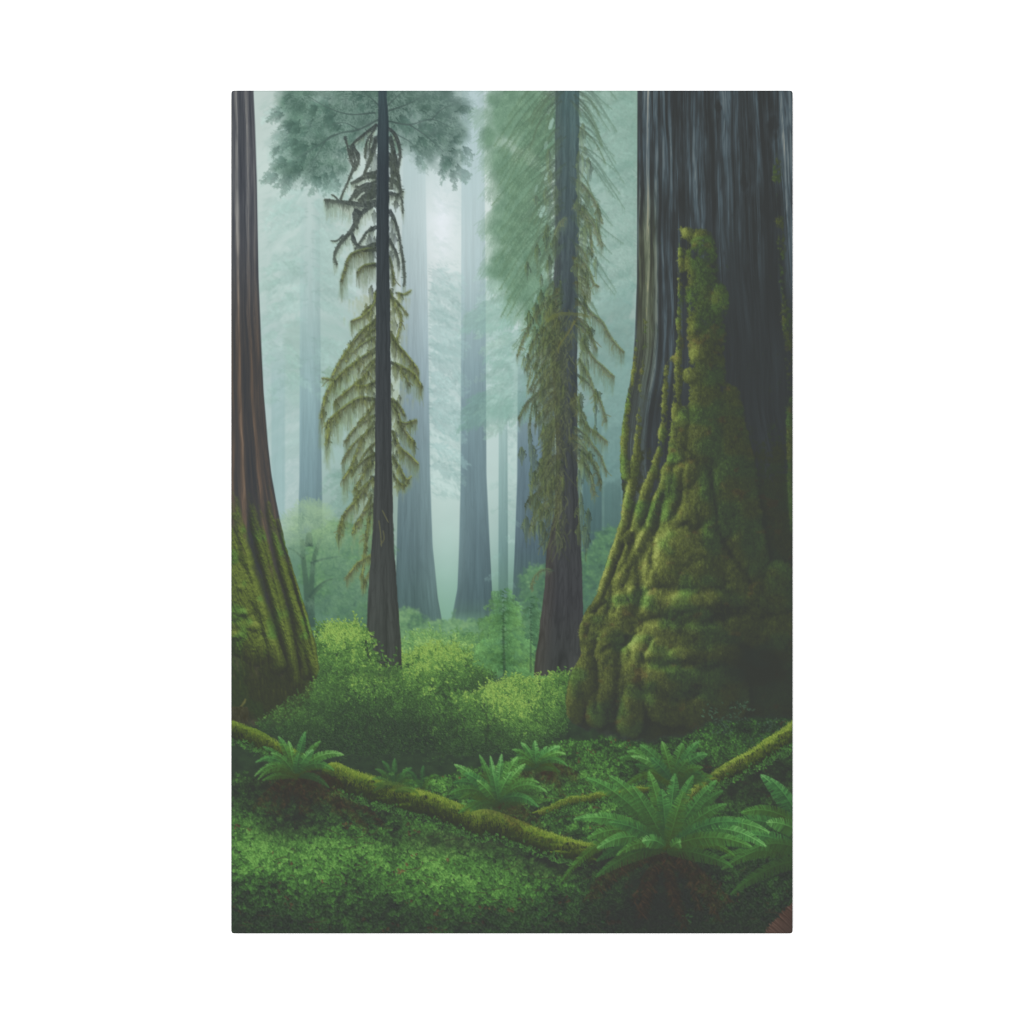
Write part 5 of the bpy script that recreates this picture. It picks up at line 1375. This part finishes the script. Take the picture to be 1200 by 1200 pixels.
print_mat, nt, bsdf = mat('printed_canvas')
att = nt.nodes.new('ShaderNodeAttribute')
att.attribute_name = 'ink'
nt.links.new(att.outputs['Color'], bsdf.inputs['Base Color'])
tc = nt.nodes.new('ShaderNodeTexCoord')
weave = []
for d in ('X', 'Z'):
    wv = nt.nodes.new('ShaderNodeTexWave')
    wv.bands_direction = d
    wv.inputs['Scale'].default_value = 420.
    wv.inputs['Distortion'].default_value = 2.
    nt.links.new(tc.outputs['Object'], wv.inputs['Vector'])
    weave.append(wv)
mx = nt.nodes.new('ShaderNodeMath')
mx.operation = 'MAXIMUM'
nt.links.new(weave[0].outputs['Fac'], mx.inputs[0])
nt.links.new(weave[1].outputs['Fac'], mx.inputs[1])
bp = nt.nodes.new('ShaderNodeBump')
bp.inputs['Strength'].default_value = .04
bp.inputs['Distance'].default_value = .0002
nt.links.new(mx.outputs[0], bp.inputs['Height'])
nt.links.new(bp.outputs['Normal'], bsdf.inputs['Normal'])

wall_mat, nt, bsdf = mat('white_wall_paint', .95)
ns = nt.nodes.new('ShaderNodeTexNoise')
ns.inputs['Scale'].default_value = 60.
cr = nt.nodes.new('ShaderNodeValToRGB')
cr.color_ramp.elements[0].color = (.90, .90, .90, 1)
cr.color_ramp.elements[1].color = (.93, .93, .93, 1)
nt.links.new(ns.outputs['Fac'], cr.inputs['Fac'])
nt.links.new(cr.outputs['Color'], bsdf.inputs['Base Color'])

wood_mat, nt, bsdf = mat('pale_pine', .7)
wn = nt.nodes.new('ShaderNodeTexNoise')
wn.inputs['Scale'].default_value = 12.
cr = nt.nodes.new('ShaderNodeValToRGB')
cr.color_ramp.elements[0].color = (.42, .29, .17, 1)
cr.color_ramp.elements[1].color = (.56, .41, .26, 1)
nt.links.new(wn.outputs['Fac'], cr.inputs['Fac'])
nt.links.new(cr.outputs['Color'], bsdf.inputs['Base Color'])


def to_linear(c):
    c = np.clip(c, 0, 1)
    return np.where(c <= .04045, c / 12.92, ((c + .055) / 1.055) ** 2.4)


# ink at the corners of a fine grid over the picture
def corners(a):
    p = np.pad(a, [(2, 2), (2, 2)] + [(0, 0)] * (a.ndim - 2), mode='edge')
    k = np.arange(PH + 1) * SS
    q = sum(w * p[k + o] for o, w in zip(range(4), (.06, .44, .44, .06)))
    k = np.arange(PW + 1) * SS
    return sum(w * q[:, k + o] for o, w in zip(range(4), (.06, .44, .44, .06)))


INK = to_linear(corners(np.clip(RGB, 0, 1))) / GAIN
INK = np.concatenate([INK, np.ones(INK.shape[:2] + (1,))], -1).astype(np.float32)
vx, vz = np.meshgrid(np.arange(PW + 1, dtype=np.float64), np.arange(PH + 1, dtype=np.float64))
R_EDGE, R_CORNER = 1.6, 3.2                    # the cloth turns softly round the bars
ex, ez = np.minimum(vx, PW - vx), np.minimum(vz, PH - vz)
fall = lambda d: R_EDGE - np.sqrt(np.maximum(R_EDGE ** 2 - np.maximum(R_EDGE - d, 0) ** 2, 0))
vy = np.maximum(fall(ex), fall(ez))
cxn, czn = np.clip(vx, R_CORNER, PW - R_CORNER), np.clip(vz, R_CORNER, PH - R_CORNER)
dx, dz = vx - cxn, vz - czn
dd = np.hypot(dx, dz)
f = np.where(dd > R_CORNER, R_CORNER / np.maximum(dd, 1e-9), 1.)
vx, vz = cxn + dx * f, czn + dz * f
CO = np.stack([(vx - PW / 2) * UNIT, FRONT_Y + vy * UNIT, (PH / 2 - vz) * UNIT], -1).astype(np.float32)

# which motif each little cell of the cloth carries: the commonest of its samples, specks removed
cell = LAB.reshape(PH, SS, PW, SS).transpose(0, 2, 1, 3)[:, :, SS // 2, SS // 2].copy()
NL = len(MOTIFS)
for it in range(2):
    best, arg = np.zeros(cell.shape, np.float32), cell.copy()
    for k in range(NL):
        m = (cell == k).astype(np.float32)
        if not m.any():
            continue
        p = np.pad(m, 1, mode='edge')
        v = sum(p[a:a + PH, b:b + PW] for a in range(3) for b in range(3)) + .5 * m
        up = v > best
        best = np.where(up, v, best)
        arg = np.where(up, k, arg)
    cell = arg


def mesh_object(name, co, quads, ink, material, parent=None, smooth=True):
    me = bpy.data.meshes.new(name)
    nq = len(quads)
    me.vertices.add(len(co))
    me.vertices.foreach_set('co', np.ascontiguousarray(co, np.float32).ravel())
    me.loops.add(nq * 4)
    me.loops.foreach_set('vertex_index', np.ascontiguousarray(quads, np.int32).ravel())
    me.polygons.add(nq)
    me.polygons.foreach_set('loop_start', np.arange(nq, dtype=np.int32) * 4)
    me.polygons.foreach_set('loop_total', np.full(nq, 4, np.int32))
    me.polygons.foreach_set('use_smooth', np.full(nq, smooth, bool))
    if ink is not None:
        a = me.color_attributes.new('ink', 'FLOAT_COLOR', 'POINT')
        a.data.foreach_set('color', np.ascontiguousarray(ink, np.float32).ravel())
    me.update(calc_edges=True)
    me.validate()
    me.materials.append(material)
    o = bpy.data.objects.new(name, me)
    bpy.context.scene.collection.objects.link(o)
    if parent is not None:
        o.parent = parent
    return o


def box_mesh(name, boxes, material, parent=None):
    co, qd = [], []
    for (x0, y0, z0, x1, y1, z1) in boxes:
        b = len(co)
        co += [(x, y, z) for x in (x0, x1) for y in (y0, y1) for z in (z0, z1)]
        qd += [[b + i for i in q] for q in ((0, 1, 3, 2), (4, 6, 7, 5), (0, 4, 5, 1), (2, 3, 7, 6), (0, 2, 6, 4), (1, 5, 7, 3))]
    return mesh_object(name, np.array(co), np.array(qd), None, material, parent, False)


scene = bpy.context.scene
root = bpy.data.objects.new('canvas_print', None)
scene.collection.objects.link(root)
root['label'] = 'unframed upright canvas print of a misty mossy redwood forest, hanging on a white wall'
root['category'] = 'canvas print'

vid = np.arange((PH + 1) * (PW + 1)).reshape(PH + 1, PW + 1)
Q = np.stack([vid[:-1, :-1], vid[1:, :-1], vid[1:, 1:], vid[:-1, 1:]], -1)
co_flat, ink_flat = CO.reshape(-1, 3), INK.reshape(-1, 4)
objs = {}
for k, (name, label, parent, kind) in enumerate(MOTIFS):
    q = Q[cell == k]
    if not len(q):
        continue
    used, inv = np.unique(q.ravel(), return_inverse=True)
    o = mesh_object(name, co_flat[used], inv.reshape(-1, 4), ink_flat[used], print_mat, objs[parent] if parent in objs else root)
    o['label'] = label
    if kind:
        o['kind'] = kind
    objs[k] = o

# the printed cloth turned back over the four sides
ring = np.concatenate([vid[0, :-1], vid[:-1, -1], vid[-1, :0:-1], vid[:0:-1, 0]])
n = len(ring)
front = co_flat[ring]
back = front.copy()
back[:, 1] = WALL_Y - .002
side_co = np.concatenate([front, back])
i = np.arange(n)
j = (i + 1) % n
mesh_object('wrapped_edge', side_co, np.stack([i, j, j + n, i + n], -1), np.concatenate([ink_flat[ring]] * 2), print_mat, root)
hw, hh, t = PW * UNIT / 2 - .004, PH * UNIT / 2 - .004, .038
yb, yf = WALL_Y - .003, FRONT_Y + .004
for b in [(-hw, yf, hh - t, hw, yb, hh), (-hw, yf, -hh, hw, yb, -hh + t), (-hw, yf, -hh + t, -hw + t, yb, hh - t), (hw - t, yf, -hh + t, hw, yb, hh - t)]:
    box_mesh('stretcher_bar', [b], wood_mat, root)

wall = box_mesh('wall', [(-6, WALL_Y, -3, 6, WALL_Y + .12, 3)], wall_mat)
wall['label'] = 'plain white wall behind the canvas'
wall['kind'] = 'structure'

world = bpy.data.worlds.new('World')
scene.world = world
world.use_nodes = True
bg = world.node_tree.nodes['Background']
bg.inputs['Color'].default_value = (1, 1, 1, 1)
bg.inputs['Strength'].default_value = .30
ld = bpy.data.lights.new('softbox', 'AREA')
ld.shape = 'RECTANGLE'
ld.size, ld.size_y = 2.4, 2.4
ld.energy = 590.
lo = bpy.data.objects.new('softbox', ld)
scene.collection.objects.link(lo)
lo.location = (-.12, -7.0, .2)
lo.rotation_euler = (math.radians(90 - 1.6), 0, math.radians(-1.))

cam = bpy.data.cameras.new('camera')
co = bpy.data.objects.new('camera', cam)
scene.collection.objects.link(co)
dist = 3.2
frame = 1200 * UNIT
cam.sensor_width = 36.
cam.lens = 36. * dist / frame
co.location = ((600 - (X0 + PW / 2)) * UNIT, FRONT_Y - dist, ((Y0 + PH / 2) - 600) * UNIT)
co.rotation_euler = (math.radians(90), 0, 0)
cam.clip_end = 100.
scene.camera = co
vs = scene.view_settings
vs.view_transform, vs.look, vs.exposure, vs.gamma = 'Standard', 'None', 0., 1.
vs.use_curve_mapping = False
scene.cycles.filter_width = 1.15
scene.render.resolution_x = scene.render.resolution_y = 1024
